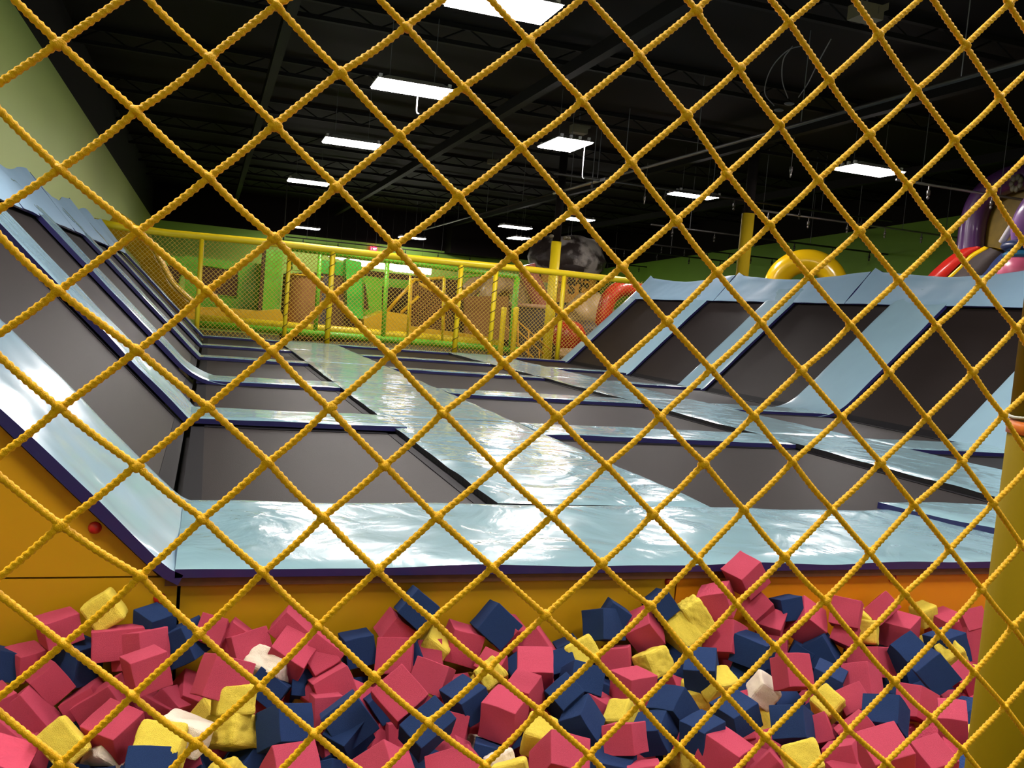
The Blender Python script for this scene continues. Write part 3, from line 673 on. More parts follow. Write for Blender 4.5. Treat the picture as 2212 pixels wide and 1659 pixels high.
def pad(name, label, f, s0, s1, w0, w1, t=.06, side='navy', group=None, lump=1.0, cat='safety pad', curl=None, skew=None, seed=0, edge=.03):
    """vinyl pad over the rectangle s0..s1 x w0..w1; f(s, w, h) gives the world point"""
    ns = max(4, int(abs(s1 - s0) / .05))
    nw = max(4, int(abs(w1 - w0) / .05))
    ns, nw = min(ns, 110), min(nw, 60)
    V, F = [], []

    def pt(i, j, top=True):
        a, b = i / ns, j / nw
        s, w = s0 + (s1 - s0) * a, w0 + (w1 - w0) * b
        if skew:
            s, w = skew(a, b, s, w)
        d = min(a * abs(s1 - s0), (1 - a) * abs(s1 - s0), b * abs(w1 - w0), (1 - b) * abs(w1 - w0))
        e = min(1, d / edge)
        h = -(1 - math.sqrt(max(0, 1 - (1 - e) ** 2))) * .008
        q = Vector((s * 1.3 + seed * 7.1, w * 1.3, seed * 3.3))
        k = min(1, d / .12)
        h += k * lump * (.012 * noise.noise(q) + .005 * noise.noise(q * 3.1) + .0015 * noise.noise(q * 7))
        h += (1 - k) * lump * .012 * noise.noise(Vector((s * 2.2 + seed, w * 2.2, 9)))
        h = max(h, -t + .012)
        if curl:
            h += curl(a, b)
        return f(s, w, h)
    for i in range(ns + 1):
        for j in range(nw + 1):
            V.append(pt(i, j))
    for i in range(ns):
        for j in range(nw):
            a = i * (nw + 1) + j
            F.append((a, a + 1, a + nw + 2, a + nw + 1))
    o = build(name, V, F, 'vinyl_flap' if name == 'top_flap' else ('vinyl' if f is fl else 'vinyl_smooth'), None, True)
    # side band with a closed underside
    ring = [(i, 0) for i in range(ns)] + [(ns, j) for j in range(nw)] + [(ns - i, nw) for i in range(ns)] + [(0, nw - j) for j in range(nw)]
    VV, FF = [], []
    m = len(ring)
    for (i, j) in ring:
        p = V[i * (nw + 1) + j]
        VV.append(p)
    for (i, j) in ring:
        a, b = i / ns, j / nw
        s, w = s0 + (s1 - s0) * a, w0 + (w1 - w0) * b
        if skew:
            s, w = skew(a, b, s, w)
        VV.append(f(s, w, -t + (curl(a, b) if curl else 0)))
    for k in range(m):
        l = (k + 1) % m
        FF.append((k, l, m + l, m + k))
    nb = len(VV)
    kb = 10
    for i in range(ns + 1):
        for j in range(kb + 1):
            a, b = i / ns, j / kb
            s, w = s0 + (s1 - s0) * a, w0 + (w1 - w0) * b
            if skew:
                s, w = skew(a, b, s, w)
            VV.append(f(s, w, -t + (curl(a, b) if curl else 0)))
    for i in range(ns):
        for j in range(kb):
            q = nb + (kb + 1) * i + j
            FF.append((q, q + 1, q + kb + 2, q + kb + 1))
    build('side_band', VV, FF, side, o)
    # check winding: the top must face +h
    pa, pb = f((s0 + s1) / 2, (w0 + w1) / 2, 0), f((s0 + s1) / 2, (w0 + w1) / 2, .1)
    c = o.data.polygons[len(o.data.polygons) // 2]
    if c.normal.dot(Vector(pb) - Vector(pa)) < 0:
        o.data.flip_normals()
    tag(o, label, cat, group)
    return o


fl = lambda s, w, h: (s, w, h + PT)                      # floor pads: s = x, w = y
fL = lambda s, w, h: (path_left(s, h)[0], w, path_left(s, h)[1])
fR = lambda s, w, h: (path_right(s, h)[0], w, path_right(s, h)[1])
fL2 = lambda s, w, h: (path_left(s, h, FIL2)[0], w, path_left(s, h, FIL2)[1])
fR2 = lambda s, w, h: (path_right(s, h, FIL2)[0], w, path_right(s, h, FIL2)[1])
fb = lambda s, w, h: (s, w, h)

# dark steel frame under everything
g = G()
g.box(XC - .1, XD + .1, 3.68, 22.5, ZF, -.10)
for x0, x1 in ((1.68, 2.9), (5.84, 7.1)):
    g.box(x0, x1, 4.8, 22.3, -.12, -.045)
for y0, y1 in CROSS:
    g.box(XC, XD, y0 + .06, y1 - .06, -.12, -.045)
g.box(XC, XD, 3.7, 4.65, -.12, -.045)
o = g.out('court_platform', 'frame_dark')
tag(o, 'black steel platform under the pads and beds of the trampoline court', 'platform')
for nm, f_, p_, sg in (('left', fL, path_left, -1), ('right', fR, path_right, 1)):
    g = G()
    y0 = 3.68 if sg < 0 else 7.6
    for s0, s1 in ((.25, 2.62), (2.62, 3.35)):
        a, b = p_(s0, -.13), p_(s1, -.13)
        c, d = p_(s1, -.18), p_(s0, -.18)
        g.slab([(a[0], y0, a[1]), (b[0], y0, b[1]), (c[0], y0, c[1]), (d[0], y0, d[1])], (0, 22.45 - y0, 0))
    for y in [y0 + .1, 8.3, 11.8, 15.6, 18.9, 22.2]:
        a, b = p_(1.2, -.16), p_(3.2, -.16)
        g.tube([(a[0], y, a[1]), (a[0] + sg * .3, y, ZF)], .04, 8).tube([(b[0], y, b[1]), (b[0], y, ZF)], .04, 8)
    o = g.out('slope_support', 'frame_dark')
    tag(o, 'dark steel support holding up the %s sloped trampoline wall' % nm, 'slope support')


def bed(label, f, s0, s1, w0, w1, z, seed):
    g = G()
    ns, nw = 16, 16
    V, F = [], []
    for i in range(ns + 1):
        for j in range(nw + 1):
            a, b = i / ns, j / nw
            sag = -.012 * math.sin(PI * a) * math.sin(PI * b)
            V.append(f(s0 + (s1 - s0) * a, w0 + (w1 - w0) * b, z + sag))
    for i in range(ns):
        for j in range(nw):
            a = i * (nw + 1) + j
            F.append((a, a + 1, a + nw + 2, a + nw + 1))
    n = len(V)
    V += [f(s0 + (s1 - s0) * a, w0 + (w1 - w0) * b, z - .02) for a, b in ((0, 0), (1, 0), (1, 1), (0, 1))]
    F.append((n, n + 1, n + 2, n + 3))
    o = build('trampoline_bed', V, F, 'bed', None, True)
    pa, pb = Vector(f((s0 + s1) / 2, w0, 0)), Vector(f((s0 + s1) / 2, w0, .1))
    if o.data.polygons[5].normal.dot(pb - pa) < 0:
        o.data.flip_normals()
    # webbing band round the edge
    g = G()
    e = .10
    for (a0, a1, b0, b1) in ((s0, s1, w0, w0 + e), (s0, s1, w1 - e, w1), (s0, s0 + e, w0, w1), (s1 - e, s1, w0, w1)):
        k = 8
        for q in range(k):
            u0, u1 = a0 + (a1 - a0) * q / k, a0 + (a1 - a0) * (q + 1) / k
            P = [f(u0, b0, z + .004), f(u1, b0, z + .004), f(u1, b1, z + .004), f(u0, b1, z + .004)]
            Q = [f(u0, b0, z - .02), f(u1, b0, z - .02), f(u1, b1, z - .02), f(u0, b1, z - .02)]
            g.add(P + Q, [(0, 1, 2, 3), (0, 4, 5, 1), (1, 5, 6, 2), (2, 6, 7, 3), (3, 7, 4, 0)])
    g.out('webbing', 'bed_band', o)
    tag(o, label, 'trampoline', 'trampoline beds of the court')
    return o


for ln, x0, x1 in LANES:
    for k, (y0, y1) in enumerate(BEDS):
        if ln == 'right' and k == 0:
            lab = 'black floor trampoline at the near right, partly behind the yellow pole'
        else:
            lab = 'black floor trampoline in the %s lane, %s from the foam pit' % (ln, ORD[k])
        xa = x0 - .02 + (.02 if ln != 'left' else -.02)
        bed(lab, fb, xa, x1 + .02, y0 - .03, y1 + .03, ZB_, k)
for nm, f_ in (('left', fL), ('right', fR)):
    for k, (y0, y1) in enumerate(BEDS):
        bed('black sloped trampoline on the %s slope, %s from the foam pit' % (nm, ORD[k]), f_, .06, 2.75, y0 - .03, y1 + .03, -.075, k)

# front pad along the pit, and the pad overlapping its right end
def front_skew(a, b, s, w):
    return s, w


def front_curl(a, b):
    e = max(0, 1 - b / .16)
    return -.006 * e * e


pad('safety_pad', 'wide wrinkled light blue pad along the edge of the foam pit', fl, -.065, 4.75, 3.57, 4.75, t=.042, lump=1.3, curl=front_curl, seed=1,
    skew=lambda a, b, s, w: (s - (0 if a < .5 else (a - .5) * 2 * .42 * b), w))
pad('safety_pad', 'light blue pad with raised navy edge at front right by the yellow pole', fl, 4.25, 7.2, 3.75, 4.77, t=.05, lump=1.2, seed=2,
    curl=lambda a, b: .045, skew=lambda a, b, s, w: (s + .40 * (1 - b) * (1 - a) - .02, w))
# long strips between the lanes
SEG = [(4.76, 8.50), (8.51, 12.0), (12.01, 15.55), (15.56, 18.9), (18.91, 22.3)]
for k, (y0, y1) in enumerate(SEG):
    pad('safety_pad', 'light blue pad in the strip between left and middle lanes, %s from the pit' % ORD[k], fl, 1.60, 2.98, y0, y1, t=.06, side='black_vinyl', seed=3 + k, lump=.8)
    pad('safety_pad', 'light blue pad in the strip between middle and right lanes, %s from the pit' % ORD[k], fl, 5.76, 7.17, y0, y1, t=.06, side='black_vinyl', seed=13 + k, lump=1.0)
for ln, x0, x1 in LANES:
    for k, (y0, y1) in enumerate(CROSS):
        a0, a1 = x0, x1
        if ln == 'left':
            a0, a1 = x0 - .05, x1 + (.10 if k == 0 else -.01)
        if ln == 'middle':
            a0, a1 = x0 + .01, x1 - .02
        if ln == 'right':
            a0 += .01
        w = 'fifth' if k == 4 else ORD[k]
        pad('safety_pad', 'narrow light blue cross pad in the %s lane, %s one from the pit' % (ln, w), fl, a0, a1, y0 + .02, y1 - .02,
            t=.05, seed=20 + k + int(x0 * 3), lump=.7, curl=(lambda a, b: .012) if ln == 'left' and k == 0 else None)
# pads up the slopes
pad('safety_pad', 'wide shiny light blue pad climbing the left slope above the yellow triangle panel', fL, .0, 3.45, 3.57, 4.85, t=.05, seed=40, lump=1.5)
for k, (y0, y1) in enumerate(CROSS):
    pad('safety_pad', 'narrow light blue pad climbing the left slope, %s from the foam pit' % ORD[k], fL2 if k == 1 else fL, (-.45 if k == 1 else .04), 3.1, y0 + .0, y1 + .2,
        t=.055, seed=41 + k, lump=1.0, side='navy')
    pad('safety_pad', 'light blue pad climbing the right slope, %s from the foam pit' % ORD[k], fR2 if k == 1 else fR, (-.35 if k == 1 else .0), 3.0, y0 + .0, min(22.4, y1 + .45),
        t=.055, seed=51 + k, lump=.7, side='navy')
# top flaps
def flap_curl(sd, big):
    def c(a, b):
        edge = 4 * (b - .5) ** 2
        return a * (big * edge * .10 + .03 * noise.noise(Vector((b * 6, sd, 0))))
    return c


for k, (y0, y1) in enumerate([(3.6, 6.6), (6.62, 10.2), (10.22, 13.9), (13.92, 17.6), (17.62, 19.9), (19.92, 22.3)]):
    wv = rnd.uniform(-.03, .05)
    pad('top_flap', 'blue vinyl flap on the top edge of left slope, %s from near end' % (ORD + ['sixth'])[k], fL, 2.48, 3.38 + wv, y0, y1, t=.03, seed=60 + k, lump=.7,
        cat='safety pad', curl=flap_curl(k, 1), skew=lambda a, b, s, w, k=k: (s + a * (.06 * math.cos(b * 2 * PI) + .03 * math.sin(b * 13 + k)), w))
for k, (y0, y1) in enumerate([(7.5, 9.6), (9.62, 13.5), (13.52, 17.95), (17.97, 22.3)]):
    pad('top_flap', 'blue vinyl flap on the top edge of right slope, %s from near end' % ORD[k], fR, 2.58, 3.33, y0, y1, t=.03, seed=70 + k, lump=1.2,
        cat='safety pad', curl=flap_curl(k + 9, .8), skew=lambda a, b, s, w, k=k: (s + a * (.05 * math.cos(b * 2 * PI)) + (a * .10 if b > .93 else 0) * ((b - .93) / .07 if b > .93 else 0), w))

# ------------------------------------------------------------------ foam pit
YW = 3.62                       # face of the pit wall


def pit_panel(label, poly, btn=(), m='pit_pad'):
    t = build('pit_wall_panel', *slab_g(poly, (0, .06, 0)), m)
    tag(t, label, 'wall panel', 'yellow pit wall panels')
    for (x, z) in btn:
        g = G().ball((x, YW, z), .024, .020, .024, 16, 8)
        g.out('button', 'red_btn', t, True)
    return t


def slab_g(poly, d):
    g = G().slab(poly, d)
    return g.v, g.f


sx, sz = XC + .1, -.075
b1 = at(205, 1140, 1, YW)
b2 = at(345, 1293, 1, YW)
b3 = at(1447, 1241, 1, YW)
b4 = at(1929, 1233, 1, YW)
zs = at(150, 1248, 1, YW).z
pl = [path_left(s, -.085) for s in (.12, .5, 1.2, 2.2, 3.3)]
pit_panel('yellow triangular padded panel under the left slope with one red button', [(-.135 - zs, YW, zs + .004), (-2.4, YW, 2.265), (XL + .02, YW, 2.3), (XL + .02, YW, zs + .004)], [(b1.x, b1.z)])
pit_panel('yellow pit wall panel at far left below the triangular panel, with one red button', [(XL + .02, YW, zs - .004), (-.055, YW, zs - .004), (-.055, YW, ZF), (XL + .02, YW, ZF)], [(b2.x, b2.z)])
pit_panel('long yellow pit wall panel under the navy pad edge, behind most foam cubes', [(-.042, YW, -.035), (2.115, YW, -.035), (2.115, YW, ZF), (-.042, YW, ZF)], [(b3.x, -.058)])
pit_panel('yellow pit wall panel with painted orange reflection at the right, reaching to the yellow pole', [(2.123, YW, -.035), (6.5, YW, -.035), (6.5, YW, ZF), (2.123, YW, ZF)], [(b4.x, -.058)], 'pit_pad_bounce')
o = G().box(-.10, 6.5, 3.585, 3.68, -.034, -.002).out('edge_board', 'wood')
tag(o, 'thin brown plywood board under the front pad along the pit', 'board')
# pit floor, side and the platform the camera stands on
o = G().box(-2.9, 6.6, -1.5, 1.28, ZF, -.12).out('viewing_platform', 'floor')
tag(o, 'dark platform beside the foam pit that carries the yellow pole', 'platform')
cube_cols = {'P': ('pink', 'pink'), 'B': ('navy blue', 'blue'), 'Y': ('yellow', 'yellow'), 'W': ('cream white', 'white')}


def cube_mesh(key, torn, seed):
    bm = bmesh.new()
    bmesh.ops.create_cube(bm, size=1)
    if torn:
        bmesh.ops.bevel(bm, geom=bm.edges[:], offset=.10, segments=2, affect='EDGES', profile=.5)
        bmesh.ops.subdivide_edges(bm, edges=bm.edges[:], cuts=5, use_grid_fill=True)
        bmesh.ops.subdivide_edges(bm, edges=[e for e in bm.edges if e.calc_length() > .12], cuts=3, use_grid_fill=True)
        for v in bm.verts:
            q = v.co * 4 + Vector((seed * 5.1, 0, 0))
            v.co += v.co.normalized() * (.035 * noise.noise(q * .6) + .010 * noise.noise(q * 3) + .007 * noise.noise(q * 8))
            if seed % 3 == 1:
                v.co += v.co.normalized() * .04 * noise.noise(q * 1.3)
    else:
        bmesh.ops.bevel(bm, geom=bm.edges[:], offset=.022, segments=2, affect='EDGES', profile=.5)
        bmesh.ops.subdivide_edges(bm, edges=[e for e in bm.edges if e.calc_length() > .5], cuts=6, use_grid_fill=True)
        for v in bm.verts:
            q = v.co * 1.4 + Vector((seed * 5.1, 0, 0))
            v.co += Vector((noise.noise(q), noise.noise(q + Vector((9, 0, 0))), noise.noise(q + Vector((0, 9, 0))))) * .035
    me = bpy.data.meshes.new('foam_cube')
    bm.to_mesh(me)
    bm.free()
    me.materials.append(M[key])
    me.polygons.foreach_set('use_smooth', [bool(torn)] * len(me.polygons))
    return me


CM = {}
for c, (nm, key) in cube_cols.items():
    CM[c] = [cube_mesh(key, c in 'YW', k) for k in range(6)]
seq = []
for i, r in enumerate(CUBES):
    o = bpy.data.objects.new('foam_cube', CM[r[0]][i % 6])
    C.objects.link(o)
    o.location = r[1:4]
    o.rotation_mode = 'QUATERNION'
    o.rotation_quaternion = r[4:8]
    o.scale = r[8:11]
    seq.append((r[0], r[11], r[12], o))
NUM = ['first', 'second', 'third', 'fourth', 'fifth', 'sixth', 'seventh', 'eighth', 'ninth', 'tenth', 'eleventh', 'twelfth']
ROWN = ['row against pit wall', 'second row from pit wall', 'middle row', 'row before the bottom one', 'bottom row']
seq.sort(key=lambda t: t[2] + 0.0 * t[1])
cnt = {}
rows = {}
for k, t in enumerate(seq):
    rows.setdefault(min(4, int(k * 5 / len(seq))), []).append(t)
for k, L in rows.items():
    L.sort(key=lambda t: t[1])
    for t in L:
        third = 'left' if t[1] < 740 else ('centre' if t[1] < 1440 else 'right')
        q = (k, third, t[0])
        cnt[q] = cnt.get(q, -1) + 1
        cn = cube_cols[t[0]][0]
        tag(t[3], '%s %s foam cube from left, %s, %s of pit' % (NUM[cnt[q]], cn, ROWN[k], third), 'foam cube', 'foam cubes in the pit')
# cubes showing only slivers between the upper ones
fill = []
y = 3.50
while y > 1.95:
    xl, xr = -.75 + (3.5 - y) * .35, 3.95 - (3.5 - y) * 1.25
    x = xl
    while x < xr:
        fill.append((x + rnd.uniform(-.04, .04), y + rnd.uniform(-.03, .03), (-.46 if y > 3.3 else -.51) + rnd.uniform(-.03, .03) + (.03 if x > 2 else 0)))
        x += .19
    y -= .165
for i, p in enumerate(fill):
    c = rnd.choices('PBYW', (45, 38, 14, 3))[0]
    if p[1] > 3.46:
        p = (p[0], 3.46, p[2])
    o = bpy.data.objects.new('foam_cube', CM[c][i % 6])
    C.objects.link(o)
    o.location = p
    o.rotation_mode = 'QUATERNION'
    q = Quaternion((rnd.gauss(0, 1), rnd.gauss(0, 1), rnd.gauss(0, 1), rnd.gauss(0, 1))).normalized()
    o.rotation_quaternion = q
    k = .142 * rnd.uniform(.95, 1.05)
    o.scale = (k, k, k)
    tag(o, '%s foam cube buried under the others, only a sliver showing between them' % cube_cols[c][0], 'foam cube', 'buried %s foam cubes' % cube_cols[c][0])
print('cubes', len(CUBES), len(fill))
vs = {'P': G(), 'B': G(), 'Y': G()}
g = G()
y = 3.45
while y > 1.4:
    x = -2.7
    while x < 6.4:
        inside = -.6 + (3.5 - y) * .35 < x < 3.85 - (3.5 - y) * 1.25 and y > 2.0
        z = -.68 if inside else -.42
        q = Quaternion((rnd.gauss(0, 1), rnd.gauss(0, 1), rnd.gauss(0, 1), rnd.gauss(0, 1))).normalized()
        m3 = q.to_matrix()
        k = .072
        g.obox((x + rnd.uniform(-.03, .03), min(y, 3.46) + rnd.uniform(-.03, .03), z + rnd.uniform(-.04, .04)), m3.col[0] * k, m3.col[1] * k, m3.col[2] * k)
        x += .17
    y -= .17
o = g.out('foam_cube_heap', ['pink', 'blue', 'yellow'])
for i, p in enumerate(o.data.polygons):
    p.material_index = (0, 1, 0, 1, 2, 0, 1, 0)[(i // 6 * 7 + i // 42) % 8]
tag(o, 'heap of pink, navy and yellow foam cubes filling the pit under the top ones', 'foam cubes', kind='stuff')

# ------------------------------------------------------------------ near net and its pole
YN = .5
KD = {}
for r, c0, L in KNOTS:
    for q in range(0, len(L), 2):
        KD[(r, c0 + q)] = Vector((L[q], YN, L[q + 1]))
# the same mesh goes on evenly past the photo's edges
for r in range(-40, 35):
    for c in range(-36, 42):
        if (r + c) % 2 or (r, c) in KD:
            continue
        r1, c1 = min(max(r, -4), 16), min(max(c, -4), 23)
        if (r1 + c1) % 2:
            c1 += 1 if c1 < 23 else -1
        b_ = KD[(r1, c1)]
        KD[(r, c)] = b_ + Vector((.03398 * (c - c1) + .0007 * (r - r1), 0, -.0309 * (r - r1) + .00124 * (c - c1)))


def rope(g, a, b, inview, seed):
    """laid rope: an oval section turning along the strand"""
    r = random.Random(seed)
    L_ = (b - a).length
    n = int(L_ / .00075) if inview else 2
    m = 8 if inview else 4
    t = (b - a).normalized()
    e1 = Vector((0, 1, 0))
    e2 = t.cross(e1).normalized()
    sag = Vector((0, 0, -1)) * .0006 + e2 * r.uniform(-.0006, .0006)
    ph0 = r.uniform(0, PI)
    vs = []
    for i in range(n + 1):
        u = i / n
        p = a.lerp(b, u) + sag * math.sin(PI * u)
        tw = ph0 + u * L_ / .0072 * 2 * PI if inview else 0
        fz = 1 + .05 * noise.noise(Vector((u * 40, seed, 0)))
        for k in range(m):
            al = 2 * PI * k / m
            rr = .00195 * fz * (1 + .15 * math.cos(2 * (al - tw)))
            vs.append(p + (e1 * math.cos(al) + e2 * math.sin(al)) * rr)
    fs = []
    for i in range(n):
        for k in range(m):
            l = (k + 1) % m
            fs.append((i * m + k, i * m + l, (i + 1) * m + l, (i + 1) * m + k))
    base = len(g.v)
    g.v += vs
    g.f += [[x + base for x in f_] for f_ in fs]


g = G()
sd = 0
for (r, c), p in KD.items():
    for dc in (-1, 1):
        q = KD.get((r + 1, c + dc))
        if q is None:
            continue
        sd += 1
        rope(g, p, q, -4 <= r <= 15 and -4 <= c <= 22, sd)
    if -4 <= r <= 15 and -2 <= c <= 21:
        b_ = len(g.v)
        g.ball(p, .0036, .0032, .0031, 12, 8)
        d = Vector((rnd.uniform(-1, 1), 0, rnd.uniform(-1, 1))) * .0006
        for i in range(b_, len(g.v)):
            v = g.v[i]
            g.v[i] = v + d + (v - p).normalized() * .0005 * math.sin(900 * (v.x + v.z) + sd)
o = g.out('safety_net', 'rope', None, True)
tag(o, 'near yellow knotted rope safety net with diamond mesh, across the whole photo', 'safety net')
# border cords of the net, outside the photo
g = G()
rs_ = sorted({k[0] for k in KD})
for rr_ in (rs_[0], rs_[-1]):
    P = [KD[k] for k in sorted(KD) if k[0] == rr_]
    g.tube(P, .006, 8)
for cc_ in (min(k[1] for k in KD), max(k[1] for k in KD)):
    g.tube([KD[k] for k in sorted(KD) if k[1] == cc_], .006, 8)
o = g.out('net_border_cord', 'rope')
tag(o, 'thick yellow cords round the border of the near net', 'cord')

PX, PY, PR = 1.372, 1.145, .075
t = thing('padded_pole', 'thick yellow foam padded pole at the right edge with an orange tape band', 'pole', (PX, PY, -.12))
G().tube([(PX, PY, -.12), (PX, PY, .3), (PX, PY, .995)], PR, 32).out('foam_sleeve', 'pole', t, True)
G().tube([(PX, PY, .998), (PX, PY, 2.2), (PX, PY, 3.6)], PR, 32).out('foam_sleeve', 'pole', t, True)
zt = at(2172, 918, 1, 1.2).z
G().tube([(PX, PY, zt - .011), (PX, PY, zt + .011)], PR + .0025, 32).out('tape_band', 'tape', t, True)
g = G()
g.tube([(PX + (PR + .004) * math.cos(a_ * PI / 12), PY + (PR + .004) * math.sin(a_ * PI / 12), zt + .02 + .003 * math.sin(a_)) for a_ in range(24)], .0025, 6, closed=True)
g.out('cable_tie', 'tie', t, True)
G().tube([(PX, PY, .9), (PX, PY, 1.05)], PR - .012, 20).out('steel_tube', 'steel', t)

# ------------------------------------------------------------------ back fence
YF_ = 22.62
zr = 2.34
t = thing('netted_fence', 'long yellow padded rail fence with fine netting along the back of the court', 'fence', (4.5, YF_, -.1))
G().tube([(XL + .35, YF_, zr + .08), (XL + .9, YF_, zr + .03)] + [(x, YF_, zr + .012 * math.sin(x)) for x in range(-1, 12)], .085, 12).out('top_rail', 'rail_y', t, True)


def post(px, pz0=-.15, pz1=2.3, r=.06, parent=t, spiral=False, y=YF_):
    x = px if abs(px) < 40 else at(px, 740, 1, y).x
    o = G().tube([(x, y, pz0), (x, y, (pz0 + pz1) / 2), (x, y, pz1)], r, 12).out('post', 'rail_y', parent, True)
    if spiral:
        P = []
        k = int((pz1 - pz0) / .26 * 10)
        for i in range(k):
            a = i / 10 * 2 * PI
            P.append((x + (r + .006) * math.cos(a), y + (r + .006) * math.sin(a), pz0 + .1 + i * .026))
        G().tube(P, .010, 4).out('spiral_cord', 'spiral', o)
    return o


post(423, r=.055)
post(613, r=.05, spiral=True)
post(706, r=.068, spiral=True)
post(983, r=.068, spiral=True)
post(1059, r=.065, spiral=True)
post(1206, r=.06)
post(11.3, r=.06)
post(-2.45, r=.06)
# netting: two families of straight diagonal cords
g = G()
x0, x1, z0, z1 = -2.4, 11.3, -.1, zr
p_ = .105
n = int((x1 - x0 + (z1 - z0)) / p_)
for k in range(n):
    for sg in (1, -1):
        # line x = c + sg*(z - z0)
        c = x0 - (z1 - z0) + k * p_ if sg > 0 else x0 + k * p_
        if sg > 0:
            za, zb = max(z0, z0 + x0 - c), min(z1, z0 + x1 - c)
        else:
            za, zb = max(z0, z0 + c - x1), min(z1, z0 + c - x0)
        if zb - za < .02:
            continue
        g.tube([(c + sg * (za - z0), YF_ + .02 * sg * .3, za), (c + sg * (zb - z0), YF_ + .02 * sg * .3, zb)], .0055, 4, caps=False)
g.out('netting', 'netting', t)

# ------------------------------------------------------------------ play structure behind the fence
Y1 = 23.7
t = thing('play_frame', 'green padded tube frame with a yellow deck edge right behind the back fence', 'play structure', (4.5, Y1, ZF))


def bar(name, m, pa, pb, y, r, parent, n=12):
    a, b = at(*pa, 1, y), at(*pb, 1, y)
    return G().tube([a, (a + b) / 2, b], r, n).out(name, m, parent, True)


bar('top_rail', 'rail_g', (612, 534), (1118, 598), Y1, .07, t)
bar('lower_rail', 'rail_g', (424, 700), (1122, 757), Y1, .09, t)
bar('deck_edge', 'rail_y', (424, 688), (1085, 743), Y1 + .1, .11, t)
for (a, b, m, r) in (((692, 548), (680, 735), 'rail_g', .055), ((837, 568), (826, 752), 'rail_g', .06), ((1117, 598), (1102, 768), 'rail_g', .08),
                     ((886, 595), (880, 728), 'rail_y', .03), ((959, 600), (955, 735), 'rail_y', .035)):
    bar('upright', m, a, b, Y1, r, t)
bar('back_rail', 'rail_g', (884, 606), (1100, 590), Y1 + 2, .04, t)
for px in (680, 826, 1102):
    p = at(px, 750, 1, Y1)
    G().tube([(p.x, Y1, ZF), (p.x, Y1, p.z)], .06, 10).out('leg', 'rail_g', t, True)

for px, lab in ((1080, 'left one of the two short yellow posts at the top of stairs'), (1106, 'right one of the two short yellow posts at the top of stairs')):
    a, b = at(px + 3, 664, 1, YF_ + .35), at(px, 772, 1, YF_ + .35)
    o = G().tube([(b.x, YF_ + .35, ZF), (b.x, YF_ + .35, a.z - .05), (b.x, YF_ + .35, a.z), (b.x, YF_ + .35, a.z + .02)], [.075, .075, .07, .04], 14).out('padded_post', 'rail_y', None, True)
    tag(o, lab, 'post', 'short padded posts by the stairs')

t = thing('stair_handrail', 'orange yellow handrails of stairs going down behind the back fence', 'handrail', (8.8, 24, ZF))
for a, b in (((1113, 689), (1190, 757)), ((1113, 710), (1175, 765)), ((1113, 738), (1160, 780)), ((1085, 700), (1113, 725))):
    bar('rail', 'stair', a, b, 23.9, .022, t, 8)
for a, b in (((1119, 697), (1119, 775)), ((1165, 757), (1165, 785)), ((1142, 715), (1141, 780))):
    bar('post', 'stair', a, b, 23.9, .022, t, 8)


def poly_slab(name, m, pts, y, d, parent=None, smooth=False):
    P = [at(u, v, 1, y) for u, v in pts]
    return G().slab(P, (0, d, 0)).out(name, m, parent, smooth)


def soft_panel(name, label, cat, y, body, m, holes=(), d=.45, extra=()):
    """soft play wall: body polygon, window openings as recessed darker panels with a rim"""
    P = [at(u, v, 1, y) for u, v in body]
    base = P[0].copy()
    base.z = min(p.z for p in P)
    t = thing(name, label, cat, base)
    poly_slab('body', m, body, y, d, t)
    for h, hm in holes:
        poly_slab('window_panel', hm, h, y - .012, .05, t)
        R_ = [at(u, v, 1, y - .02) for u, v in h]
        G().tube(R_, .022, 6, closed=True).out('window_rim', m, t, True)
    for nm, em, pts, dy, dd in extra:
        poly_slab(nm, em, pts, y + dy, dd, t)
    return t


soft_panel('soft_play_wall', 'wide green soft play wall with two dark windows at left behind the fence', 'soft play wall', 26.5,
           [(322, 545), (398, 556), (400, 552), (432, 556), (570, 571), (560, 672), (400, 660), (385, 640), (330, 590)], 'soft_green',
           [([(342, 570), (400, 576), (390, 600), (383, 628), (366, 604)], 'dark_brown'), ([(436, 574), (515, 584), (512, 642), (434, 634)], 'dark_brown')],
           extra=[('seam_fold', 'soft_lime', [(388, 597), (399, 598), (398, 650), (386, 638)], -.02, .03)])
soft_panel('soft_play_pillar', 'tall light green soft pillar left of the brown net barrel', 'soft play pillar', 25.6,
           [(575, 538), (612, 543), (604, 668), (566, 674)], 'soft_green', d=.5, extra=[('side_net', 'dark_brown', [(568, 545), (575, 538), (566, 674), (557, 676)], .02, .4)])
soft_panel('soft_play_header', 'lime and green header panel with dark grey doorway behind the spiral corded post', 'soft play wall', 26.2,
           [(632, 545), (692, 549), (742, 563), (744, 596), (692, 590), (632, 583)], 'soft_lime',
           extra=[('green_header', 'soft_green2', [(694, 561), (742, 567), (743, 596), (694, 590)], -.03, .04), ('doorway', 'grey', [(692, 594), (718, 597), (712, 706), (688, 704)], -.02, .3),
                  ('net_panel', 'brown', [(718, 597), (748, 600), (750, 700), (765, 712), (712, 706)], 0, .3)])
soft_panel('soft_play_pillar', 'tall bright green pillar right of the dark doorway', 'soft play pillar', 25.4,
           [(747, 559), (781, 566), (784, 690), (762, 686), (750, 670)], 'soft_green2', d=.5)
soft_panel('soft_play_box', 'rounded green soft box with one narrow dark slot right of bright pillar', 'soft play wall', 26.0,
           [(782, 599), (790, 596), (815, 599), (826, 606), (824, 684), (818, 690), (784, 690)], 'soft_green', [([(784, 612), (791, 614), (796, 668), (784, 667)], 'dark_brown')], d=.8)
soft_panel('soft_play_beam', 'green crossbeam panel over the diagonal yellow slide rails', 'soft play wall', 27.4,
           [(822, 600), (888, 606), (882, 624), (822, 618)], 'soft_green', d=.3)
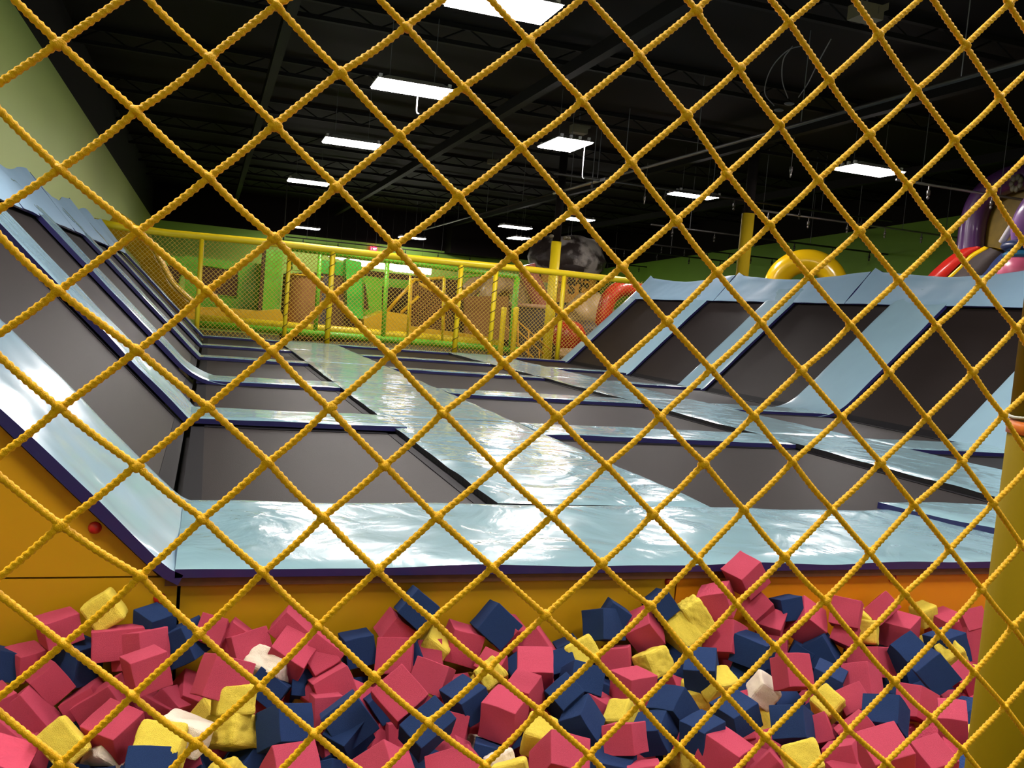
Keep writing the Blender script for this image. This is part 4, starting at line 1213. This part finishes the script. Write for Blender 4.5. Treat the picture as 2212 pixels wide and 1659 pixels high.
# big brown backing of the climbing structure
t = soft_panel('climbing_frame', 'brown netted climbing frame with yellow corner posts behind the fence', 'climbing frame', 28.6,
               [(800, 585), (1000, 606), (1000, 745), (610, 735), (620, 590)], 'dark_brown', d=1.5)
for a, b in (((895, 606), (836, 672)), ((905, 640), (866, 676)), ((888, 605), (884, 712)), ((960, 600), (958, 715)), ((889, 605), (960, 600)), ((905, 612), (958, 640))):
    bar('yellow_bar', 'soft_yellow', a, b, 25.6, .045, t, 8)
g = G()
for k in range(18):
    a, b = at(888 + k * 4, 612, 1, 27.0), at(850 + k * 6 + 30, 712, 1, 27.0)
    g.tube([a, b], .014, 4, caps=False)
    a, b = at(888, 615 + k * 5.5, 1, 27.0), at(962, 640 + k * 5, 1, 27.0)
    g.tube([a, b], .014, 4, caps=False)
g.out('climbing_net', 'tan', t)
soft_panel('padded_bench', 'glossy yellow padded platform left behind the fence at the foot of the slide', 'padded platform', 24.9,
           [(385, 662), (480, 665), (560, 672), (604, 668), (616, 690), (618, 702), (430, 692), (385, 684)], 'soft_yellow', d=.65,
           extra=[('dark_gap', 'dark_brown', [(430, 682), (560, 690), (560, 693), (430, 685)], -.01, .02)])
soft_panel('padded_bench', 'glossy yellow padded platform right of the green upright post', 'padded platform', 25.0,
           [(786, 690), (832, 672), (884, 680), (888, 705), (960, 715), (1060, 728), (1060, 740), (786, 715)], 'soft_yellow', d=1.2)
# brown barrel of net
p = at(657, 655, 1, 25.4)
t = thing('net_barrel', 'rounded tan net barrel hanging between two yellow posts', 'net barrel', (p.x, 25.4, p.z - .9))
g = G()
prof = [(.35, -.95), (.42, -.75), (.46, -.4), (.46, .2), (.45, .75)]
g.lathe((p.x, 25.4, p.z), prof, 28)
g.out('net_side', 'tan', t, True)
g = G()
for rr_, z in ((.47, .75), (.44, -.7)):
    g.tube([(p.x + rr_ * math.cos(a * PI / 12), 25.4 + rr_ * math.sin(a * PI / 12), p.z + z) for a in range(24)], .025, 6, closed=True)
g.out('hoop', 'soft_yellow', t, True)
# yellow slide coming down at the far left
Y2 = 24.3
up_ = [at(u, v, 1, Y2 + .5) for u, v in ((228, 495), (262, 520), (300, 560), (322, 600), (345, 640), (378, 672), (398, 688))]
t = thing('slide', 'glossy orange yellow slide descending behind the far end of the left slope', 'slide', up_[-1])
SP = smooth_pts(up_, 6)
V, F = [], []
sec = [(-.62, .34), (-.60, .30), (-.50, .0), (-.2, -.05), (.2, -.05), (.50, 0), (.60, .30), (.62, .34)]
for i, q in enumerate(SP):
    for (dy, dz) in sec:
        V.append(q + Vector((dz * .75, dy, dz)))
m_ = len(sec)
for i in range(len(SP) - 1):
    for k in range(m_ - 1):
        F.append((i * m_ + k, i * m_ + k + 1, (i + 1) * m_ + k + 1, (i + 1) * m_ + k))
o = build('chute', V, F, 'slide', t, True)
md = o.modifiers.new('solid', 'SOLIDIFY')
md.thickness = .05
for s_ in (-.62, .62):
    G().tube([q + Vector((.3, s_, .38)) for q in SP], .06, 8).out('side_rail', 'soft_yellow', t, True)

# ------------------------------------------------------------------ far lit panels and exit sign
k = 0
for (u0, v0, u1, v1) in ((672, 550, 686, 561), (694, 553, 714, 559), (723, 556, 747, 564), (756, 560, 775, 566), (777, 563, 802, 577), (804, 567, 832, 581), (838, 569, 850, 583), (852, 571, 888, 589), (891, 577, 931, 593)):
    a, b = at(u0, v0, 1, 42), at(u1, v1, 1, 42)
    t = thing('light_panel', 'bright white lit panel in the far row behind the netting, %s from the left' % NUM[k], 'light panel', ((a.x + b.x) / 2, 42, b.z), 'far row of lit white panels')
    G().box(a.x, b.x, 42, 42.06, b.z, a.z).out('lit_face', 'panel_lamp', t)
    G().box(a.x - .03, b.x + .03, 42.061, 42.16, b.z - .03, a.z + .03).out('casing', 'housing', t)
    G().tube([((a.x + b.x) / 2, 42.11, a.z), ((a.x + b.x) / 2, 42.11, ZC)], .004, 4, caps=False).out('hanger', 'pipe_dark', t)
    k += 1
o = G().tube([(at(665, 540, 1, 42.2).x, 42.2, at(700, 548, 1, 42).z), (at(935, 560, 1, 42.2).x, 42.2, at(700, 548, 1, 42).z)], .05, 8).tube([(3.0, 42.2, 3.2), (3.0, 42.2, ZC)], .03, 6).out('support_pipe', 'pipe_dark')
tag(o, 'thin dark pipe carrying the far row of lit white panels', 'pipe')
a, b = at(801, 532, 1, 49.8), at(814, 544, 1, 49.8)
t = thing('exit_sign', 'small glowing red exit sign on the far green wall', 'sign', ((a.x + b.x) / 2, 49.8, b.z))
G().box(a.x, b.x, 49.82, 49.95, b.z, a.z).out('sign_box', 'exit', t)


def lettering(name, text, m, parent, c, size, tilt=0, thick=.01, mirror=False, face_y=True):
    cu = bpy.data.curves.new(name, 'FONT')
    cu.body = text
    cu.size = size
    cu.offset = size * .035
    cu.extrude = thick
    cu.align_x = 'CENTER'
    cu.align_y = 'CENTER'
    tmp = bpy.data.objects.new(name + '_tmp', cu)
    C.objects.link(tmp)
    dg = bpy.context.evaluated_depsgraph_get()
    me = bpy.data.meshes.new_from_object(tmp.evaluated_get(dg))
    vs = [v.co.copy() for v in me.vertices]
    fs = [tuple(p.vertices) for p in me.polygons]
    bpy.data.objects.remove(tmp)
    rot = Matrix.Rotation(tilt, 3, 'Y')
    P = [Vector(c) + rot @ Vector((v.x * (-1 if mirror else 1), -v.z, v.y)) for v in vs]
    return build(name, P, fs, m, parent)


lettering('exit_letters', 'EXIT', 'exit_txt', t, ((a.x + b.x) / 2, 49.80, (a.z + b.z) / 2), (b.x - a.x) * .42)

# ------------------------------------------------------------------ volcano corner
YV = 31.0
ppm = 1 / (at(1206, 600, 1, YV) - at(1205, 600, 1, YV)).length
c = at(1218, 600, 1, YV)
mpx = (at(1219, 600, 1, YV) - c).length
t = thing('volcano_hut', 'round volcano hut with a grey white cap and an orange banner drum with dark letters', 'play hut', (c.x, YV, ZF))
R_ = 66 * mpx
ztop = at(1215, 515, 1, YV).z
zc0 = at(1218, 585, 1, YV).z
zb0 = at(1225, 655, 1, YV).z
g = G()
g.lathe((c.x, YV, 0), [(R_ * .98, zb0), (R_, (zb0 + zc0) / 2), (R_ * .98, zc0)], 48)
g.out('banner_drum', 'orange', t, True)
G().lathe((c.x, YV, 0), [(R_ * .95, ZF), (R_ * .95, zb0 + .02)], 40).out('base_wall', 'rock_dark', t, True)
hh = ztop - zc0
g = G()
prof = [(R_ * 1.04, zc0 - .02), (R_ * 1.16, zc0 + hh * .10), (R_ * 1.22, zc0 + hh * .32), (R_ * 1.14, zc0 + hh * .55), (R_ * 1.0, zc0 + hh * .8), (R_ * .78, zc0 + hh), (R_ * .3, zc0 + hh * 1.02), (0.01, zc0 + hh)]
g.lathe((c.x, YV, 0), prof, 48)
for i, v in enumerate(g.v):
    d = Vector((v.x - c.x, v.y - YV, 0))
    g.v[i] = v + d * .10 * noise.noise(v * .9) + Vector((0, 0, .16 * noise.noise(v * 1.3 + Vector((5, 5, 5)))))
g.out('ash_cap', 'ash', t, True)
g = G().lathe((c.x, YV, 0), [(R_ * 1.0, zc0 - .05), (R_ * 1.13, zc0 + .10), (R_ * 1.10, zc0 + .25)], 40)
g.out('dark_brim', 'ash_dark', t, True)


def drum_text(txt, u, v, size, tilt):
    p = at(u, v, 1, YV - R_ * .9)
    ang = math.asin(max(-.95, min(.95, (p.x - c.x) / R_)))
    q = Vector((c.x + math.sin(ang) * (R_ + .01), YV - math.cos(ang) * (R_ + .01), p.z))
    o = lettering('banner_letter', txt, 'ink', t, (0, 0, 0), size, tilt)
    Rz = Matrix.Rotation(ang, 3, 'Z')
    for vv in o.data.vertices:
        w = vv.co + ORIG[t.name]
        vv.co = Rz @ w + q - ORIG[t.name]


for ch, u, v, sz in (('D', 1176, 602, .52), ('M', 1232, 607, .42), ('A', 1248, 610, .42), ('G', 1264, 613, .46), ('T', 1213, 619, .42), ('S', 1232, 624, .56), ('C', 1258, 628, .60), ('S', 1254, 641, .36), (')', 1203, 627, .50)):
    drum_text(ch, u, v, sz, .08)
p = at(1180, 622, 1, YV - R_)
G().tube([(p.x, YV - R_ * .82, p.z), (p.x, YV - R_ * .82 - .1, p.z)], .20, 20).out('green_disc', 'disc', t, True)

a, b = at(1142, 590, 1, 28.2), at(1172, 668, 1, 28.2)
o = G().tube(smooth_pts([a + Vector((-.1, 0, .25)), a, (a + b) / 2 + Vector((.05, 0, 0)), b]), .30, 18).out('inflatable_tube', 'pink_tube', None, True)
tag(o, 'pink inflatable column leaning out of the dark crater', 'inflatable')
c2 = at(1185, 664, 1, 27.6)
rr_ = 72 * (at(1186, 664, 1, 27.6) - c2).length
t = thing('crater', 'dark round crater wall with a pinkish rim behind the stairs', 'inflatable crater', (c2.x, 27.8, ZF))
G().lathe((c2.x, 27.8 + rr_, 0), [(rr_ * 1.05, ZF), (rr_ * 1.0, c2.z * .6), (rr_, c2.z - .02), (rr_ * .9, c2.z - .02)], 40).out('crater_wall', 'rock_dark', t, True)
G().tube([(c2.x + rr_ * math.cos(a_ * PI / 20), 27.8 + rr_ + rr_ * math.sin(a_ * PI / 20), c2.z) for a_ in range(40)], .07, 8, closed=True).out('rim', 'rim', t, True)
for lab, u, v, ru, rv, y, mm, sdd in (('big beige rounded boulder right of the crater', 1275, 678, 50, 42, 27.3, 'rock', 1), ('beige smaller boulder low behind the right slope edge', 1228, 768, 30, 14, 24.6, 'rock', 3),
                                ('dark grey boulder under the beige boulder', 1262, 722, 42, 26, 25.7, 'rock_dark', 5)):
    q = at(u, v, 1, y)
    k = (at(u + 1, v, 1, y) - q).length
    o = G().ball(q, ru * k, ru * k * .8, rv * k, 28, 18, .25, sdd).out('boulder', mm, None, True)
    tag(o, lab, 'boulder', 'play boulders')
q = at(1229, 727, 1, 25.0)
k = (at(1230, 727, 1, 25.0) - q).length
o = G().ball(q, 36 * k, 30 * k, 33 * k, 28, 18, .05, 2).out('inflatable_ball', 'red', None, True)
tag(o, 'red round inflatable dome behind the netting right of the stairs', 'inflatable')
P = smooth_pts([at(u, v, 1, 25.6) for u, v in ((1298, 730), (1304, 680), (1320, 638), (1352, 622), (1385, 632), (1400, 660))], 5)
o = G().tube(P, [.20 + .06 * math.sin(PI * i / (len(P) - 1)) for i in range(len(P))], 16).out('inflatable_arch', 'red', None, True)
tag(o, 'red curved inflatable arch seen beside the top of the right slope', 'inflatable arch')
# beige arches
for u0, u1, vt, y, lab in ((1003, 1075, 612, 29.6, 'beige inflatable arch, left and farther of two'), (1046, 1122, 612, 28.9, 'beige inflatable arch, right and nearer of two')):
    a, b, tp = at(u0, 735, 1, y), at(u1, 735, 1, y), at((u0 + u1) / 2, vt, 1, y)
    w_ = (b.x - a.x) / 2
    P = [a] + [Vector(((a.x + b.x) / 2 - w_ * math.cos(q_ * PI / 12), y, tp.z - w_ * .75 + w_ * .75 * math.sin(q_ * PI / 12))) for q_ in range(13)] + [b]
    o = G().tube(P, .30, 16).out('inflatable_arch', 'beige', None, True)
    tag(o, lab, 'inflatable arch', 'beige inflatable arches')
o = poly_slab('tan_net_wall', 'tan', [(1003, 640), (1098, 640), (1100, 735), (1003, 728)], 28.2, .1)
tag(o, 'tan net wall hung in front of the beige arches', 'net wall')

# ------------------------------------------------------------------ columns
def column(x, y, ztop, r, lab, devs=()):
    t = thing('column', lab, 'column', (x, y, ZF))
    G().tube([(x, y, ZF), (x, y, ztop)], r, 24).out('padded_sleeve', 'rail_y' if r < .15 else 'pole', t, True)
    G().tube([(x, y, ztop), (x, y, ZC - .38)], r * .8, 16).out('black_shaft', 'black', t, True)
    for dx in devs:
        G().ball((x + dx, y - r, ztop + .12), .07, .07, .06, 10, 8).out('spotlight', 'dev', t, True)


column(12.45, 19.6, 4.10, .155, 'yellow column with black top rising behind the right slope')
column(9.3, 24.4, 3.32, .145, 'far yellow column in front of the volcano hut', (-.22, .2, .3))

# ------------------------------------------------------------------ right side inflatables
P0 = at(1740, 616, 0, 16)
o = None
t_ = G()
Rm, rm = .80, .34
for yaw_ in (0,):
    pts = []
    for q_ in range(33):
        a_ = -PI * .15 + PI * 1.3 * q_ / 32
        pts.append(Vector((P0.x + .75 * Rm * math.cos(a_), P0.y - Rm * .66 * math.cos(a_) * 1.1, P0.z - .12 + Rm * math.sin(a_))))
    pts = [Vector((pts[0].x, pts[0].y, ZF))] + pts[4:-4] + [Vector((pts[-1].x, pts[-1].y, ZF))]
    t_.tube(pts, rm, 24)
o = t_.out('inflatable_arch', 'tube_y', None, True)
tag(o, 'fat glossy yellow inflatable arch above the right slope', 'inflatable arch')


def rp(u, v, x):
    return at(u, v, 0, x)


X3 = 17.0
t = thing('inflatable_slide', 'purple arched inflatable slide with red and yellow sides at the right edge', 'inflatable slide', (X3, 17, ZF))
P = smooth_pts([rp(u, v, X3) for u, v in ((2092, 700), (2094, 610), (2096, 545), (2103, 480), (2122, 430), (2160, 398), (2215, 380), (2290, 385), (2370, 430), (2390, 540), (2390, 680))], 5)
G().tube(P, .30, 20).out('arch_tube', 'purple', t, True)
G().slab([rp(u, v, X3 + .2) for u, v in ((2110, 640), (2112, 520), (2130, 440), (2170, 405), (2290, 400), (2370, 450), (2370, 660))], (.25, 0, 0)).out('back_panel', 'dial', t)


def ribbon(name, m, top, low, d):
    """curved side wall between two pixel lines at x = X3"""
    A = smooth_pts([rp(u, v, X3 - .4) for u, v in top], 5)
    B = smooth_pts([rp(u, v, X3 - .4) for u, v in low], 5)
    n_ = len(A)
    g = G()
    vs = A + B + [p + Vector((d, 0, 0)) for p in A] + [p + Vector((d, 0, 0)) for p in B]
    fs = []
    for i in range(n_ - 1):
        fs += [(i, i + 1, n_ + i + 1, n_ + i), (2 * n_ + i, 3 * n_ + i, 3 * n_ + i + 1, 2 * n_ + i + 1), (i, 2 * n_ + i, 2 * n_ + i + 1, i + 1), (n_ + i, n_ + i + 1, 3 * n_ + i + 1, 3 * n_ + i)]
    g.add(vs, fs)
    return g.out(name, m, t, True)


ribbon('red_side', 'red', ((1985, 615), (2020, 580), (2050, 555), (2078, 538), (2110, 532)), ((2028, 615), (2050, 595), (2075, 572), (2095, 550), (2122, 534)), .5)
ribbon('yellow_trim', 'tube_y', ((2020, 620), (2048, 594), (2073, 570), (2095, 549), (2126, 532)), ((2032, 622), (2056, 600), (2080, 577), (2104, 555), (2138, 536)), .45)
ribbon('slide_lane', 'ash_dark', ((2030, 624), (2055, 600), (2080, 577), (2104, 555), (2138, 535)), ((2095, 624), (2110, 605), (2130, 585), (2145, 565), (2165, 545)), .4)
ribbon('blue_lane', 'blue_v', ((2092, 626), (2108, 607), (2128, 587), (2143, 567), (2163, 547)), ((2165, 626), (2170, 610), (2172, 595), (2180, 575), (2185, 550)), .4)
q = rp(2195, 396, X3 - .34)
g = G()
for k_ in range(7):
    a_ = k_ * 2 * PI / 7
    g.ball(q + Vector((0, .12 * math.cos(a_), .13 * math.sin(a_))), .03, .07, .08, 10, 8)
g.out('star_emblem', 'dev', t, True)
X4 = 15.6
t2 = thing('inflatable_figure', 'lavender and pink rounded inflatable shape at the right edge in front of purple arch', 'inflatable', (X4, 15, ZF))
a, b = rp(2195, 530, X4), rp(2262, 425, X4)
G().tube(smooth_pts([a, (a + b) / 2, b], 6), [.10, .16, .22, .27, .30, .33, .35, .36, .36, .36, .35, .34, .33], 20).out('lavender_body', 'lav', t2, True)
a, b = rp(2164, 524, X4 - .1), rp(2226, 425, X4 - .1)
G().tube(smooth_pts([a, (a + b) / 2, b], 6), .07, 10).out('white_edge', 'white_v', t2, True)
q = rp(2205, 532, X4 - .1)
G().ball(q, .3, .42, .14, 24, 14).out('blue_band', 'blue_v', t2, True)
q = rp(2210, 552, X4 - .1)
G().ball(q, .32, .42, .12, 24, 14).out('teal_band', 'teal_v', t2, True)
q = rp(2208, 590, X4 - .1)
G().ball(q, .4, .50, .40, 28, 16).out('pink_ball', 'pink_v', t2, True)
G().tube([(q.x, q.y, ZF), (q.x, q.y, q.z)], .3, 20).out('body_base', 'lav', t2, True)

# ------------------------------------------------------------------ sprinkler pipes and hanging bits
def pipe(name_lab, a, b, r, m, heads=0, hangers=0, seed=0):
    t = thing('sprinkler_pipe', name_lab, 'pipe', (a + b) / 2)
    G().tube([a, b], r, 8).out('pipe', m, t, True)
    for k in range(heads):
        p = a.lerp(b, (k + .5) / heads)
        g = G().tube([p, p - Vector((0, 0, .20))], r * .6, 6).tube([p - Vector((0, 0, .12)), p - Vector((0, 0, .22))], .035, 8).ball(p - Vector((0, 0, .27)), .03, .03, .04, 8, 6)
        g.out('sprinkler_head', 'steel' if m == 'steel' else 'pipe_dark', t, True)
    for k in range(hangers):
        p = a.lerp(b, (k + .3) / hangers)
        G().tube([p, Vector((p.x, p.y, ZC))], .010, 4, caps=False).out('hanger_rod', 'cord', t)
    return t


a = at(1616, 451, 2, 4.6)
pipe('long grey sprinkler pipe crossing in front of the dark green wall at right', a, Vector((XR, a.y, a.z)), .028, 'steel', 6, 5)
a = at(2212, 432, 2, 4.6)
pipe('grey sprinkler pipe behind the rightmost ceiling light', Vector((13.4, a.y, a.z)), Vector((XR, a.y, a.z)), .028, 'steel', 5, 4)
a, b = at(1200, 418, 2, 4.75), at(1309, 386, 2, 4.75)
pipe('bright diagonal sprinkler pipe left of the yellow column top', Vector((b.x, 45, b.z)), Vector((b.x, a.y + .02, b.z)), .035, 'pipe_dark', 0, 5)
pipe('dark overhead sprinkler pipe running toward the viewer from the bright section', Vector((b.x, b.y - .02, b.z)), Vector((b.x, 4, b.z)), .035, 'pipe_dark', 0, 5)
pipe('short bright pipe section hanging under the dark ceiling', Vector(b), Vector((b.x, a.y, b.z)), .045, 'steel', 0, 2)
for k_, (u, v, xw, lab) in enumerate(((1700, 522, 0, 'upper thin black pipe against the dark green right wall'), (1645, 556, 0, 'lower thin black pipe against the dark green right wall'),
                                 (1400, 545, 0, 'thin black pipe against the left part of dark green wall'), (1380, 575, 0, 'lowest short black pipe before the dark green wall'))):
    p = at(u, v, 2, 4.3)
    x1_ = min(XR, p.x + 9)
    pipe(lab, Vector((p.x - 5, p.y, p.z)), Vector((x1_, p.y, p.z)), .03, 'pipe_dark', 6, 2)
p = at(700, 520, 1, 49.2)
pipe('thin black pipe along the top of the far green wall at left', Vector((p.x - 2, p.y, p.z)), Vector((p.x + 9, p.y, p.z)), .03, 'pipe_dark', 6, 3)
p = at(1390, 402, 2, 4.75)
pipe('dark sprinkler pipe with hanging heads left of the yellow column', Vector((p.x - 2.5, p.y, p.z)), Vector((p.x + 8, p.y, p.z)), .03, 'pipe_dark', 5, 3)
for u, v, lab in ((1708, 372, 'small shiny sprinkler head high right of the black column shaft'), (1392, 432, 'small shiny sprinkler head left of the black column shaft')):
    q = at(u, v, 2, 4.9)
    o = G().tube([q + Vector((0, 0, .12)), q], .035, 8).tube([q, q - Vector((0, 0, .12))], [.03, .012], 8).tube([q + Vector((0, 0, .1)), Vector((q.x, q.y, ZC - .3))], .008, 4, caps=False).out('fire_sprinkler', 'steel', None, True)
    tag(o, lab, 'sprinkler')
# drooping cables near the top right
t = thing('hanging_cables', 'thin grey cable loops drooping from the black ceiling at upper right', 'cable', at(1690, 100, 2, 6.0))
for pts in (((1735, 98), (1700, 110), (1665, 150), (1652, 200), (1672, 228)), ((1712, 100), (1692, 130), (1690, 175), (1702, 212)), ((1795, 85), (1770, 130), (1745, 180), (1725, 210))):
    G().tube(smooth_pts([at(u, v, 2, 5.7) for u, v in pts], 8), .010, 5).out('cable', 'cord', t, True)
for u, v in ((1682, 238), (1705, 224)):
    q = at(u, v, 2, 5.7)
    G().ball(q, .10, .10, .03, 12, 8).out('connector', 'cord', t, True)
for (u, v, z, s_, lab) in ((1870, 28, 5.8, .20, 'dusty beige device box on the ceiling at the upper right'), (1250, 280, 5.9, .20, 'small dim device above the squarish ceiling light'), (1063, 350, 5.9, .14, 'tiny round dim device under the ceiling near the middle')):
    q = at(u, v, 2, z)
    t = thing('ceiling_device', lab, 'device', q)
    G().obox(q, (s_, 0, 0), (0, s_ * .7, 0), (0, 0, s_ * .5)).out('box', 'dev', t)
    G().obox(q + Vector((s_ * .9, -.05, s_ * .3)), (s_ * .4, 0, .04), (0, s_ * .5, 0), (0, 0, s_ * .25)).out('bracket', 'dev', t)
    G().tube([q, Vector((q.x, q.y, ZC))], .015, 6).out('stem', 'cord', t)
